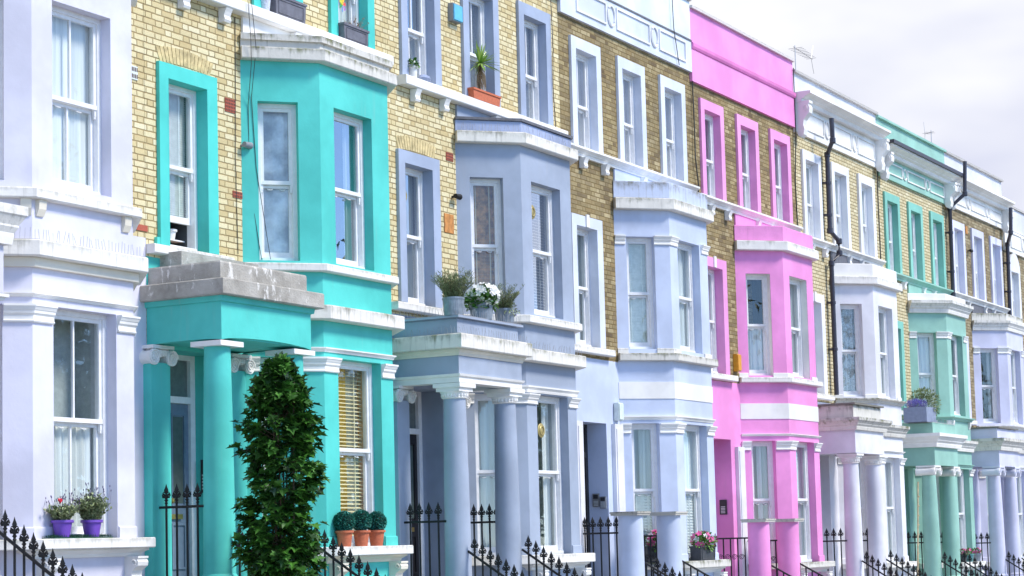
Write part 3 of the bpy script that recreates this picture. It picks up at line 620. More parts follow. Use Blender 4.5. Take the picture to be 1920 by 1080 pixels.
    b.box(sx0, sx1, -1.2, 0, g-.3, fl)
    for i in range(1, n): b.box(sx0+.06, sx1-.06, -1.2-.265*i, -1.2-.265*(i-1), g-.3, fl-.17*i)
    b.build('front_steps', stucco('step_stone', (.46, .45, .44), .8), root)
    # chimney
    if k in (5, 6):
        cx0, cz0 = (.15, 11.78) if k == 5 else (.30, 11.52)
        ch = MB().box(cx0, cx0+.8, .45, 1.3, top-.5, cz0-.1).build('chimney', getbrick('pale'), root); MB().box(cx0-.05, cx0+.85, .40, 1.35, cz0-.1, cz0+.09).build('chimney_cap', plain('ochre_render', (.55, .38, .16), .85), ch)
    return root

def bay(root, h, P, SUR, TR):
    k, L = h['k'], h['L']; g = GZ(house_x(k)+2.6)
    faces = [((BJ, 0), (BL, BD)), ((BL, BD), (BR, BD)), ((BR, BD), (BE, 0))]
    t1, b1 = L['b1']; gt, gb = L['cap'][0], L['ledge'][0]
    b = MB()
    glass1 = GLASS3 if k in (1, 2) else GLASS
    cont = {0: ('shade', 'shade'), 1: ('reflect', 'dark+grey2'), 2: ('wood', 'dark+blind'), 3: ('gblind', 'net'), 4: ('dark+lownet', 'grey'), 5: ('lace+lownet', 'net'), 6: ('netw', 'dark'), 7: ('sides', 'net'), 8: ('net', 'net')}[k]
    contg = {0: ('net', 'lownet'), 1: ('grey', 'ochre'), 2: ('net+sides', 'sides'), 3: ('grey+shutter', 'net+shutter'), 4: ('grey', 'grey'), 5: ('net', 'net'), 6: ('net', 'net'), 7: ('net', 'net'), 8: ('net', 'net')}[k]
    wins = []
    for i, (a, c) in enumerate(faces):
        d, n, l = unit(a, c)
        if i == 1: o1 = (.31, 1.24 if k != 1 else 1.19, b1, t1); og = (.31, 1.30, gb, gt)
        else: o1 = (.21*l, .72*l, b1, t1); og = (.20*l, .70*l, gb, gt)
        if i == 2: o1 = (l-o1[1], l-o1[0], b1, t1); og = (l-og[1], l-og[0], gb, gt)
        b.panel(a, d, n, l, g-.3, L['par'][0]-.005, [o1, og], .15)
        wins.append((a, d, n, o1, cont[0 if i == 0 else 1], glass1 if i else GLASS, 0)); wins.append((a, d, n, og, contg[0 if i == 0 else 1], GLASS, 1))
    bw = b.build('bay_wall', P, root)
    for (a, d, n, o, c, gl, gf) in wins:
        sash_window(root, frame_T(a, d, n, o[0], o[2]), o[1]-o[0], o[3]-o[2], .14, c, h['bars'], gl, None, meet=.5 if not gf else .52, liner=(WHITE if (k == 4 and not gf) else None))
    def sw(name, prof, mat, path=BAY): return MB().sweep(path, prof).build(name, mat, root)
    # roof of the bay
    MB().poly([(BJ, -.002, L['par'][0]+.01), (BL, BD+.05, L['par'][0]-.04), (BR, BD+.05, L['par'][0]-.04), (BE, -.002, L['par'][0]+.01)]).build('bay_roof', LEAD if k in (2, 5, 7, 8) else stucco('paint_'+h['key'], h['paint']) if k != 1 else WHITE, root)
    pt, pb = L['par']
    PM = {1: WHITE, 0: P, 5: LEAD, 7: LEAD}.get(k, P)
    MB().box(BJ+.02, BE-.02, -.035, -.004, pt-.10, L['w2b']-.122).build('apron_panel', PM, root)
    if k in (0, 6):
        for f, q0, q1 in ((0, .45, .62), (0, .88, .99), (1, .03, .10), (1, .88, .95)):
            A, B_ = faces[f]; pa = (A[0]+(B_[0]-A[0])*q0, A[1]+(B_[1]-A[1])*q0); pb_ = (A[0]+(B_[0]-A[0])*q1, A[1]+(B_[1]-A[1])*q1); zz = L['sill'][1]
            MB().sweep([pa, pb_], [(-.01, zz-.17), (.02, zz-.17), (.05, zz-.10), (.06, zz-.002), (-.01, zz-.002)]).build('sill_block', CREAM if k == 0 else WHITE, root)
    if k in (3, 4): sw('bay_parapet', mould(pt, pb, .03, -.12, 'slab'), weathered('bay_parapet_'+h['key'], h['paint'], 1.0 if k == 3 else .3, soot=(.2, .2, .2) if k == 3 else (.25, .05, .18), moss=(.22, .22, .2)))
    elif k == 1: sw('bay_parapet', [(-.1, pb), (.03, pb), (.03, pt-.085), (.075, pt-.08), (.075, pt), (-.1, pt)], LEDGE2)
    elif k == 2: sw('bay_parapet', mould(pt-.02, pb, .03, -.12, 'slab'), stucco('paint_slate_light', (.36, .42, .60), .4)); sw('flashing', [(-.1, pt-.02), (.06, pt-.02), (.06, pt+.02), (-.1, pt+.02)], LEAD)
    elif k in (6, 7, 8, 5): sw('bay_parapet', mould(pt, pb, .02, -.12, 'slab'), WHITE if k != 7 else LEDGE2)
    ct, cb = L['cor']
    sw('bay_cornice', mould(ct, cb, .13 if k != 6 else .2, -.02, 'slab' if k < 5 else 'step' if k in (6, 7) else 'slab'), {1: LEDGE2, 2: LEDGE, 3: LEDGE}.get(k, CLEANLEDGE))
    st, sb = L['sill']
    sw('bay_sill', mould(st, sb, .10 if k < 2 else .12, -.02, 'slab' if k not in (5, 6, 7) else 'cyma'), CLEANLEDGE if k not in (3, 5) else LEDGE2) if k != 6 else sw('bay_sill', mould(st, sb, .12, -.02, 'cyma'), P)
    t, b_ = L['slab']
    if k in (3, 4): sw('painted_band', [(-.01, b_), (.012, b_), (.012, t), (-.01, t)], WHITE)
    elif k == 0:
        sw('bay_slab', mould(t, b_, .16, -.02, 'slab'), CLEANLEDGE); sw('bay_slab_under', [(-.01, b_-.10), (.06, b_-.10), (.06, b_-.002), (-.01, b_-.002)], CREAM)
    else: sw('bay_slab', mould(t, b_, .16, -.02, 'slab' if k < 3 else 'step'), TR)
    t, b_ = L['mould']; sw('bay_moulding', mould(t, b_, .05, -.01, 'cyma'), WHITE if k != 6 else P)
    # pier capitals at ground floor (and first floor on some)
    def caps(t, b_, mat, which):
        for (a, c), f0, f1 in which:
            pass
    def pier_paths(o, l_c):
        d0, n0, l0 = unit(*faces[0]); d1, n1, l1 = unit(*faces[1]); d2, n2, l2 = unit(*faces[2])
        at = lambda f, s_: (faces[f][0][0]+(faces[f][1][0]-faces[f][0][0])*s_, faces[f][0][1]+(faces[f][1][1]-faces[f][0][1])*s_)
        return [[at(0, 0), at(0, .19)], [at(0, .71), (BL, BD), at(1, .30/1.59)], [at(1, 1.31/1.59), (BR, BD), at(2, .29)], [at(2, .81), at(2, 1)]]
    for path in pier_paths(None, None):
        MB().sweep(path, mould(L['cap'][0]-.004, L['cap'][1], .075, -.005, 'cap')).build('pier_capital', WHITE, root)
        MB().sweep(path, [(-.003, gb), (.022, gb), (.022, gb+.11), (.01, gb+.125), (-.003, gb+.125)]).build('pier_base', P, root)
        if k in (3, 6, 7): MB().sweep(path, mould(t1+.02, t1-.14, .06, -.005, 'cap')).build('pier_capital', WHITE, root)
        if k in (3, 5, 4): MB().sweep(path, [(-.003, st), (.02, st), (.02, st+.08), (.008, st+.09), (-.003, st+.09)]).build('pier_base', CLEANLEDGE if k == 3 else WHITE, root)
    # ledge with scroll brackets below
    t, b_ = L['ledge']
    led = BAY
    MB().sweep(led, [(-.25, b_), (.20, b_), (.21, b_+.01), (.21, t-.01), (.20, t), (-.25, t)]).build('ground_floor_ledge', {3: LEDGE2, 4: LEDGE2}.get(k, CLEANLEDGE), root)
    MB().sweep([(BL-.02, -.3), (BL-.02, BD), (BR+.01, BD), (BR+.01, -.3)], mould(b_-.002, b_-.09, .1, -.01, 'cyma')).build('ledge_moulding', CREAM if k == 1 else WHITE, root)
    for cx in (BL+.12, BR-.10):
        q = MB(); console(q, cx, BD+.0, b_-.09, .30, .17, .19); q.build('ledge_bracket', WHITE if k not in (1,) else CREAM, root)

def porch(root, h, P, TR):
    k, L = h['k'], h['L']; kind = h['porch']; fl = L['ledge'][0]-.42
    u0, u1, yf = (0.0, 1.76, -1.08); EP = [(u0, 0), (u0, yf), (u1, yf), (u1, -.06)]
    st, sb = L['slabp']; et, eb = L['ent']
    def sw(name, prof, mat, path=EP): return MB().sweep(path, prof).build(name, mat, root)
    top_mat = RAW if kind == 'plain' else LEDGE
    WM = {'plain': P, 'white': P, 'ionic': P, 'corn': P, 'stained': P}[kind]
    MB().box(u0+.03, u1-.03, yf+.03, 0, eb+.03, st-.02).build('porch_roof', WM, root)
    # parapet
    pp = L['parp']
    MB().sweep([(u0+.03, 0), (u0+.03, yf+.03), (u1-.03, yf+.03), (u1-.03, -.1)], [(-.14, st-.01), (0, st-.01), (0, pp-.02), (-.01, pp), (-.14, pp)]).build('porch_parapet', {'plain': RAW, 'white': P, 'ionic': P, 'stained': LEDGE2, 'corn': CLEANLEDGE}[kind], root)
    if kind == 'white': sw('porch_coping', [(-.2, pp), (.03, pp), (.03, pp+.03), (-.2, pp+.03)], P)
    if kind == 'stained' or k == 7: sw('porch_coping', [(-.2, pp), (.03, pp), (.03, pp+.035), (-.2, pp+.035)], weathered('mossy_coping', (.20, .19, .17), 1.0))
    if kind == 'plain':
        MB().box(.25, 1.75, -.32, 0, pp-.1, pp+.20).build('porch_upstand', RAW, root); sw('porch_cap_course', [(-.01, eb+.43), (.03, eb+.44), (.04, sb), (-.01, sb)], P)
    if kind in ('plain', 'white'): sw('porch_slab', mould(st, sb, .12, -.02, 'slab'), top_mat)
    elif kind == 'stained': sw('porch_slab', mould(st, sb, .16, -.02, 'step'), LEDGE2)
    elif kind == 'corn': sw('porch_slab', mould(st+.17, sb-.02, .17, -.02, 'step'), CLEANLEDGE); 
    else: sw('porch_slab', mould(st, sb, .20, -.02, 'step'), WHITE if k == 6 else LEDGE)
    if kind == 'white':
        sw('porch_moulding', mould(sb-.002, et, .05, -.02, 'cyma'), CREAM)
        sw('porch_frieze', [(-.1, eb-.02), (0, eb-.02), (0, et), (-.1, et)], P)
        sw('porch_architrave', [(-.2, L['aba'][0]), (.0, L['aba'][0]), (.0, eb-.045), (.025, eb-.03), (.035, eb), (-.2, eb)], WHITE)
    elif kind == 'plain':
        # segmental underside between the columns
        b = MB(); n = 14; zt = sb
        def archrun(p, q_, rise):
            for i in range(n):
                t0, t1 = i/n, (i+1)/n; f = lambda t: eb+rise*math.sin(math.pi*t)**.6
                a = (p[0]+(q_[0]-p[0])*t0, p[1]+(q_[1]-p[1])*t0); c = (p[0]+(q_[0]-p[0])*t1, p[1]+(q_[1]-p[1])*t1)
                b.quad((a[0], a[1], f(t0)), (c[0], c[1], f(t1)), (c[0], c[1], zt), (a[0], a[1], zt))
                nx, ny = .12*(-1 if q_[1] != p[1] and p[0] > 1 else 1) if q_[0] == p[0] else 0, .12 if q_[0] != p[0] else 0
                b.quad((a[0], a[1], f(t0)), (a[0]+nx, a[1]+ny, f(t0)), (c[0]+nx, c[1]+ny, f(t1)), (c[0], c[1], f(t1)))
        archrun((u0, 0), (u0, yf), .02); archrun((u0, yf), (u1, yf), .05); archrun((u1, yf), (u1, -.06), .02); b.build('porch_frieze', P, root)
    else: sw('porch_frieze', [(-.2, eb), (0, eb), (0, sb+.005), (-.2, sb+.005)], P)
    # columns
    cz = L['aba']; rt, rb = (.152, .185)
    if k in (6, 7): rt, rb = .155, .20
    for cx in ({0: .2, 1: .19, 2: .22, 5: .26, 6: .16, 7: .2}.get(k, .2), 1.62 if k not in (5,) else 1.66):
        cy = -.87
        capb = {'plain': cz[1], 'white': cz[1]-.10, 'stained': cz[1]-.12, 'corn': cz[1]-.1, 'ionic': cz[1]}[kind]
        co = column_mesh(cx, cy, fl, capb+.002, rb, rt).build('porch_column', P if k != 5 else stucco('column_white', (.72, .72, .80), .3), root, True)
        b = MB()
        if kind == 'ionic': ionic(b, cx, cy, cz[0], cz[1]-.02, .44, .40)
        else:
            w = .215; 
            if kind == 'plain': b.box(cx-w, cx+w, cy-w, cy+w, cz[1], cz[0]-.006)
            else:
                h2 = (cz[0]-cz[1])
                b.box(cx-w, cx+w, cy-w, cy+w, cz[1]+h2*.45, cz[0]-.004); b.box(cx-w+.03, cx+w-.03, cy-w+.03, cy+w-.03, cz[1], cz[1]+h2*.45)
                b.lathe(cx, cy, [(rt+.005, capb), (rt+.03, capb+.015), (rt+.01, capb+.03), (rt+.02, capb+.05), (rt+.05, cz[1]-.005), (rt+.05, cz[1])], 28)
                for i in range(22):
                    a = 2*math.pi*i/22; b.lathe(cx+(rt+.022)*math.cos(a), cy+(rt+.022)*math.sin(a), [(.003, capb+.02), (.017, capb+.04), (.014, cz[1]-.012), (.003, cz[1]-.004)], 6, False)
        b.build('capital', WHITE if k != 7 else stucco('capital_lavender', (.70, .71, .82), .2), co)
    # wall pilasters with ionic caps
    for (a0, a1) in ((-.10, .27), (1.42, 1.76)):
        if a1 > 1.7 and k not in (1, 2): continue
        zt = L['cap'][0]+.0; b = MB(); b.box(a0+.03, a1-.03, -.12, 0, fl, zt-.2); pl = b.build('wall_pilaster', P, root)
        b = MB(); ionic(b, (a0+a1)/2+.02, -.07, zt, zt-.25, .34, .15); b.build('capital', WHITE, pl)

for h in HOUSES: build_house(h)

# white flat pilasters framing the two doors that have no porch
for k in (3, 4):
    L = HOUSES[k]['L']; t = L['doortop']-(.0 if k == 3 else .13)
    for a0, a1 in ((.14, .36), (1.53, 1.84)):
        b = MB(); fl = L['ledge'][0]-.42; b.box(a0, a1, -.07, 0, fl, t); b.box(a0+.04, a1-.04, -.085, -.07, fl+.1, t-.08); b.build('door_pilaster', stucco('pilaster_white', (.74, .74, .79), .5), HOBJ[k])
    cp = stucco('paint_'+HOUSES[k]['key'], HOUSES[k]['paint'])
    for cx in ((.30, 1.74) if k == 3 else (.37, 1.80)):
        cy = -.9; zt = L['ledge'][0]+.77 if k == 3 else L['ledge'][0]+.78
        s = thing('porch_stump', {(3, 0): 'round pale blue column stump under a black stained stone cap', (3, 1): 'round pale blue column stump under a clean grey stone cap', (4, 0): 'round pink column stump nearer the pink door', (4, 1): 'round pink column stump in front of the pink bay window'}[(k, 0 if cx < 1 else 1)], 'column', (house_x(k)+cx, cy, L['ledge'][0]-.42), 'cut off porch columns with stone caps')
        hh = zt-(L['ledge'][0]-.42)
        column_mesh(0, 0, 0, hh, .205, .195).build('shaft', cp, s, True)
        w = .235; b = MB(); b.box(-w, w, -w, w, hh, hh+.03); b.box(-w-.012, w+.012, -w-.012, w+.012, hh+.03, hh+.06)
        b.build('stone_cap', weathered('black_stained_cap', (.45, .43, .39), 1.4, soot=(.015, .014, .012)) if (k == 3 and cx < 1) else STONE, s)

# ------------------------------------------------------------------ iron railings
def finial_mesh():
    b = MB()
    b.lathe(0, 0, [(.013, 0), (.021, .012), (.013, .024), (.014, .034), (.025, .046), (.014, .058), (.014, .068)], 8)
    st = len(b.v)
    b.lathe(0, 0, [(.011, .064), (.020, .09), (.012, .118), (.016, .132), (.034, .160), (.014, .200), (.001, .235)], 4)
    b.xf(lambda p: (p[0], p[1]*.6, p[2]), st)
    for s in (-1, 1):
        b.tube([(s*.006, 0, .070), (s*.026, 0, .108), (s*.046, 0, .124), (s*.054, 0, .102), (s*.045, 0, .078), (s*.031, 0, .076), (s*.029, 0, .092)], .0125, 6, .009)
        b.tube([(s*.006, 0, .126), (s*.028, 0, .143), (s*.043, 0, .138)], .011, 5, .005)
    return b
FIN_ME = None
def railing(label, p0, p1, n, drop, fin=True, ends=None, scroll=False, group='black iron railings by the front steps', zoff=.045, thick=.0135):
    """rail from p0 to p1 with n bars; drop = how far bars run below the rail"""
    global FIN_ME
    p0, p1 = Vector(p0), Vector(p1); t = thing('iron_railing', label, 'railing', (p0.x, p0.y, p0.z-drop), group); o = Vector((0, 0, drop)); dv = p1-p0
    ext = dv.normalized()*.05
    MB().tube([o-ext, o+dv+ext], .017, 6).build('top_rail', IRON, t)
    MB().tube([o+Vector((0, 0, .1-drop)), o+dv+Vector((0, 0, .1-drop))], .011, 6).build('bottom_rail', IRON, t)
    ang = math.atan2(dv.y, dv.x)
    bar_me = None; fin_me = None
    for i in range(n):
        q = o+dv*((i+.5)/n)
        m = Matrix.Translation(q-Vector((0, 0, drop))) @ Matrix.Rotation(ang, 4, 'Z')
        if bar_me is None:
            bo = MB().tube([(0, 0, 0), (0, 0, drop+(zoff if fin else 0))], thick, 6).build('bar', IRON, t, xform=m); bar_me = bo
        else:
            bo = bar_me.copy(); COL.objects.link(bo); bo.parent = t; bo.matrix_local = m
        if fin:
            if FIN_ME is None: FIN_ME = finial_mesh().build('finial', IRON, bo, True); f = FIN_ME
            else: f = FIN_ME.copy(); COL.objects.link(f)
            f.parent = bo; f.matrix_local = T(0, 0, drop+zoff-.01)
    if scroll:
        for i in range(0, n-1):
            q = o+dv*((i+1)/n); zc = -drop*.38; d = dv.normalized(); r = min(.055, dv.length/n*.42)
            pts = [tuple(q+d*(r*(1-j/26)*math.cos(j*.55))+Vector((0, 0, zc+r*(1-j/26)*math.sin(j*.55)))) for j in range(22)]
            MB().tube(pts, .006, 5).build('scroll', IRON, t)
    return t
def steps_rail(k, u, y0, z0, side, fin=True, name=''):
    x = house_x(k)+u; ln = 2.3; sl = .64
    if k in (3, 4): sl = .55
    return railing(f'{name}', (x, y0, z0), (x, y0-ln, z0-ln*sl), 19, .75, fin)
names = {0: 'lilac', 1: 'turquoise', 2: 'slate blue', 3: 'pale blue', 4: 'pink', 5: 'white', 6: 'sea green', 7: 'pale lavender', 8: 'far white'}
for k in (0, 1, 2, 5, 6, 7):
    L = HOUSES[k]['L']; z = L['ledge'][0]+.06
    for u, side in ((.19, 'left'), (1.70, 'right')):
        if k == 0 and side == 'left': continue
        steps_rail(k, u, -1.09, z, side, True, f"spiked railing sloping down from the {names[k]} house's {side} porch column")
    zf = L['ledge'][0]+.50
    X = house_x(k)
    if k > 0:
        railing(f"level spiked railing between the {names[k]} house wall and its left porch column", (X+.06, -.14, zf), (X+.06, -.74, zf), 4 if k < 3 else 4, .92)
        if k in (2, 5, 6, 7): railing(f"level spiked railing behind the {names[k]} house's right porch column", (X+1.70, -.20, zf-.01), (X+1.70, -.72, zf-.01), 4, .9)
for k in (3, 4):
    L = HOUSES[k]['L']; X = house_x(k); zf = L['ledge'][0]+.50; zz = L['ledge'][0]+.03
    railing(f"black railing with a scroll and spikes beside the {names[k]} house door" if k == 3 else "plain black railing with scrolls beside the pink house door", (X+.22, -.05, zf), (X+.30, -.72, zf), 5, .9, k == 3, scroll=(k == 4))
    railing(f"plain black railing between the {names[k]} stump and the {names[k]} bay", (X+1.76, -.15, zf-.06), (X+1.76, -.72, zf-.06), 5, .9, False, scroll=True)
    for u, s in ((.50, 'left'), (1.94, 'right')):
        steps_rail(k, u, -1.0, zz, s, False, f"thin plain black handrail sloping down from the {s} {names[k]} stump")
railing("black spiked railing low in front of the pale blue column stumps", (29.3, -1.13, 1.13), (29.3, -2.4, .40), 10, .7)

# ------------------------------------------------------------------ plants
def leaves(b, n, pos, size, shape='oval', up=.3, spread=1.0, curl=.25):
    """n single leaves; pos() gives a point and an outward direction"""
    for _ in range(n):
        p, d = pos(); p = Vector(p); d = Vector(d)
        d = (d+Vector(((rnd()-.5)*spread, (rnd()-.5)*spread, (rnd()-.5)*spread+up))).normalized()
        sd = d.cross(Vector((rnd()-.5, rnd()-.5, 1))).normalized(); nm = sd.cross(d)
        s = size*(.6+.7*rnd())
        if shape == 'oval': o = [(0, 0), (.28, .35), (.2, .75), (0, 1), (-.2, .75), (-.28, .35)]
        elif shape == 'needle': o = [(0, 0), (.06, .5), (0, 1), (-.06, .5)]
        elif shape == 'round': o = [(0, 0), (.4, .3), (.42, .7), (0, 1), (-.42, .7), (-.4, .3)]
        else: o = [(0, 0), (.16, .16), (.50, .12), (.36, .36), (.56, .62), (.24, .62), (0, 1), (-.24, .62), (-.56, .62), (-.36, .36), (-.50, .12), (-.16, .16)]
        i = len(b.v)
        for (x, y) in o: b.v.append(tuple(p+sd*(x*s)+d*(y*s)+nm*(s*curl*(abs(x)*.9-y*y*.6))))
        if shape == 'maple':
            c = len(b.v); b.v.append(tuple(p+d*(.4*s)+nm*(-s*curl*.2)))
            m = len(o)
            for j in range(m): b.f.append((i+j, i+(j+1) % m, c))
        else: b.f.append(tuple(range(i, i+len(o))))
    return b
def sph(c, r, shell=.6):
    def f():
        while True:
            v = Vector((rnd()*2-1, rnd()*2-1, rnd()*2-1)); l = v.length
            if shell < l < 1: return (c[0]+v.x*r[0], c[1]+v.y*r[1], c[2]+v.z*r[2]), v.normalized()
    return f
def stems(b, c, n, r, h, rad=.003, out=.6, seg=4):
    tips = []
    for _ in range(n):
        a = rnd()*6.283; q = rnd()**.5; dx, dy = math.cos(a)*q*r*out, math.sin(a)*q*r*out; hh = h*(.55+.45*rnd())*(1-.25*q)
        pts = [(c[0]+dx*(.35+.65*t*t)*1.0+ (rnd()-.5)*.01, c[1]+dy*(.35+.65*t*t), c[2]+hh*t) for t in [i/seg for i in range(seg+1)]]
        b.tube(pts, rad, 4, rad*.4); tips.append((pts, (dx, dy)))
    return tips
def along(tips):
    def f():
        pts, (dx, dy) = random.choice(tips); i = random.randint(1, len(pts)-1); t = rnd()
        a, c = Vector(pts[i-1]), Vector(pts[i]); ang = rnd()*6.283
        return a+(c-a)*t, Vector((math.cos(ang), math.sin(ang), .5))
    return f
BLOOM = {}
def blossoms(parent, name, n, pos, s, mat):
    """each flower head a part of its own, five petals, sharing one mesh per size and colour"""
    for q in range(n):
        p, d = pos(); d = Vector(d).normalized(); key = (round(s, 3), mat.name)
        m4 = Matrix.Translation(Vector(p)) @ d.to_track_quat('Z', 'Y').to_matrix().to_4x4() @ Matrix.Rotation(rnd()*6.28, 4, 'Z') @ Matrix.Scale(.8+.4*rnd(), 4)
        if key not in BLOOM:
            b = MB(); v = b.v; v.append((0, 0, 0)); 
            for j in range(5):
                a = j*1.2566; i = len(v)
                v += [(s*.62*math.cos(a-.55), s*.62*math.sin(a-.55), s*.15), (s*math.cos(a-.2), s*math.sin(a-.2), s*.26), (s*math.cos(a+.2), s*math.sin(a+.2), s*.26), (s*.62*math.cos(a+.55), s*.62*math.sin(a+.55), s*.15)]; b.f.append((0, i, i+1, i+2, i+3))
            BLOOM[key] = b.build(name, mat, parent, xform=m4)
        else:
            o = BLOOM[key].copy(); o.name = name; COL.objects.link(o); o.parent = parent; o.matrix_local = m4
def pot_mesh(r0, r1, h, rim=.012, rimh=.03, n=28):
    return MB().lathe(0, 0, [(r0, 0), (r0+(r1-r0)*.8, h-rimh), (r1+rim*.3, h-rimh), (r1+rim, h-rimh+.004), (r1+rim, h), (r1-.004, h), (r1-.012, h-.025), (.001, h-.025)], n, True)
def potted(name, label, cat, loc, r0, r1, h, potmat, group=None, rim=.012):
    t = thing(name, label, cat, loc, group)
    pot_mesh(r0, r1, h, rim).build('pot', potmat, t, True)
    MB().lathe(0, 0, [(.001, h-.02), (r1-.01, h-.02)], 16, False).build('soil', SOIL, t)
    return t

# climbing column of maple leaves in front of the turquoise porch
gx, gy = 17.93, -2.05; gz0 = GZ(gx)
t = thing('columnar_tree', 'tall narrow dark green leafy tree in front of the turquoise porch', 'tree', (gx, gy, gz0))
b = MB()
for i in range(7):
    a = i*.9; q = .05+.04*(i % 3); pts = [(q*math.cos(a)*(.4+1.6*z/4)+.03*math.sin(z*2+i), q*math.sin(a)*(.4+1.6*z/4)+.03*math.cos(z*1.7+i), z) for z in [j*.36 for j in range(12)]]
    b.tube(pts, .022, 6, .006)
br = []
ztop = 3.77-gz0
def prof(z):
    q = ztop-z; return .60*(1-math.exp(-q/.54))*(1-.20*max(0, q-1.3))*(.90+.10*math.sin(z*5.3+.5)*math.sin(z*2.1))
for _ in range(330):
    z = .35+(ztop-.5)*rnd(); a = rnd()*6.283; R = prof(z)*(.55+.5*rnd())
    p0 = Vector((.05*math.cos(a), .05*math.sin(a), z-.12)); p1 = Vector((R*.6*math.cos(a), R*.6*math.sin(a), z)); p2 = Vector((R*math.cos(a+.2), R*math.sin(a+.2), z+.10*rnd()-.02)); b.tube([p0, p1, p2], .006, 4, .002); br.append((p0, p1, p2))
b.build('trunk', TWIG, t)
def brpos():
    p0, p1, p2 = random.choice(br); s_ = rnd()
    p = p1.lerp(p2, s_) if rnd() < .72 else p0.lerp(p1, .5+.5*rnd())
    o = Vector((p.x, p.y, 0)); o = o.normalized() if o.length > .01 else Vector((1, 0, 0))
    if rnd() < .07: zz = ztop-.06-.5*rnd()**.8; return Vector(((rnd()-.5)*1.6*prof(zz), (rnd()-.5)*1.6*prof(zz), zz)), Vector((rnd()-.5, rnd()-.5, .6))
    return p+Vector((rnd()-.5, rnd()-.5, rnd()-.5))*.10, o+Vector((0, 0, -.15))
leaves(MB(), 8500, brpos, .105, 'maple', .05, 1.3, .35).build('crown', LEAF_MAPLE, t)

# lilac house: purple pots on a strip of artificial grass
Lg = {h['k']: h['L']['ledge'][0] for h in HOUSES}
PURPLE = plain('purple_glazed_pot', (.17, .07, .46), .4, 0, .1)
mt = MB().box(15.62, 16.52, -.895, -.72, Lg[0], Lg[0]+.012)
def matpos(): return (15.62+.9*rnd(), -.89+.16*rnd(), Lg[0]+.01), (0, 0, 1)
leaves(mt, 1500, matpos, .03, 'needle', .8, .6); tag(mt.build('grass_mat', plain('artificial_grass', (.01, .07, .035), .6)), 'strip of dark artificial grass on the lilac ledge under the purple pots', 'mat')
zb = Lg[0]+.014
for i, (x, n_, lab) in enumerate(((15.83, 60, 'left purple pot of lavender with a red heart pick, on the lilac ledge'), (16.28, 85, 'right purple pot of taller wispy lavender, without a heart, on the lilac ledge'))):
    t = potted('plant_pot', lab, 'plant pot', (x, -.81, zb), .075, .105, .175, PURPLE, 'purple pots')
    b = MB(); tp = stems(b, (0, 0, .15), n_, .30, .20 if i == 0 else .34, .002, .75); b.build('stems', TWIG, t)
    leaves(MB(), 1500 if i == 0 else 2300, along(tp), .042, 'oval', .5, 1.0).build('foliage', LEAF_SAGE, t)
    b = MB()
    tips = [s_ for s_ in tp]
    for pts, _ in tips[:40]:
        e = Vector(pts[-1]); e2 = e+Vector(((rnd()-.5)*.1, (rnd()-.5)*.06, .05+.08*rnd())); b.tube([e, e2], .0012, 3)
        b.lathe(e2.x, e2.y, [(.001, e2.z), (.006, e2.z+.008), (.004, e2.z+.02), (.001, e2.z+.026)], 5, False)
    b.build('seed_head', plain('faded_lavender', (.10, .08, .16), .9), t)
    if i == 0:
        hb = MB(); n = 24; st = []
        for j in range(n):
            a = 2*math.pi*j/n; st.append((.033*math.sin(a)**3*1.0*1.0, (.026*math.cos(a)-.010*math.cos(2*a)-.004*math.cos(3*a)-.002*math.cos(4*a))))
        for yy, sc in ((-.012, .7), (-.004, 1), (.004, 1), (.012, .7)):
            for (x_, z_) in st: hb.v.append((x_*sc, yy, z_*sc))
        for r_ in range(3):
            for j in range(n): hb.f.append((r_*n+j, r_*n+(j+1) % n, (r_+1)*n+(j+1) % n, (r_+1)*n+j))
        hb.f.append(tuple(reversed(range(n)))); hb.f.append(tuple(range(3*n, 4*n)))
        hb.xf(lambda p: (p[0]-.075, p[1]-.04, p[2]+.375)); hb.build('heart_pick', plain('red_enamel', (.62, .01, .03), .3), t, True)
        MB().tube([(-.075, -.04, .15), (-.075, -.04, .35)], .002, 4).build('pick_stem', TWIG, t)

# turquoise house: three clipped balls in terracotta
for i, (x, dz, lab) in enumerate(((21.0, -.005, 'leftmost of three clipped box balls in terracotta pots on the turquoise ledge'), (21.36, .01, 'middle of three clipped box balls in terracotta pots on the turquoise ledge'), (21.69, -.01, 'rightmost of three clipped box balls in terracotta pots on the turquoise ledge'))):
    t = potted('box_ball', lab, 'potted plant', (x, -.80-.012*i, Lg[1]), .078, .108, .20, TERRA, 'clipped box balls')
    MB().lathe(0, 0, [(.001, .20)]+[(.118*math.sin(a), .315-.118*math.cos(a)) for a in [math.pi*j/10 for j in range(1, 10)]]+[(.001, .433)], 16, False).build('stems', plain('box_shadow_green', (.008, .03, .022), .9), t)  # dark inner ball: shade between the leaves put into its colour
    leaves(MB(), 2300, sph((0, 0, .315+dz), (.128, .128, .125), .9), .02, 'round', .1, 1.4).build('foliage', LEAF_BOX, t)

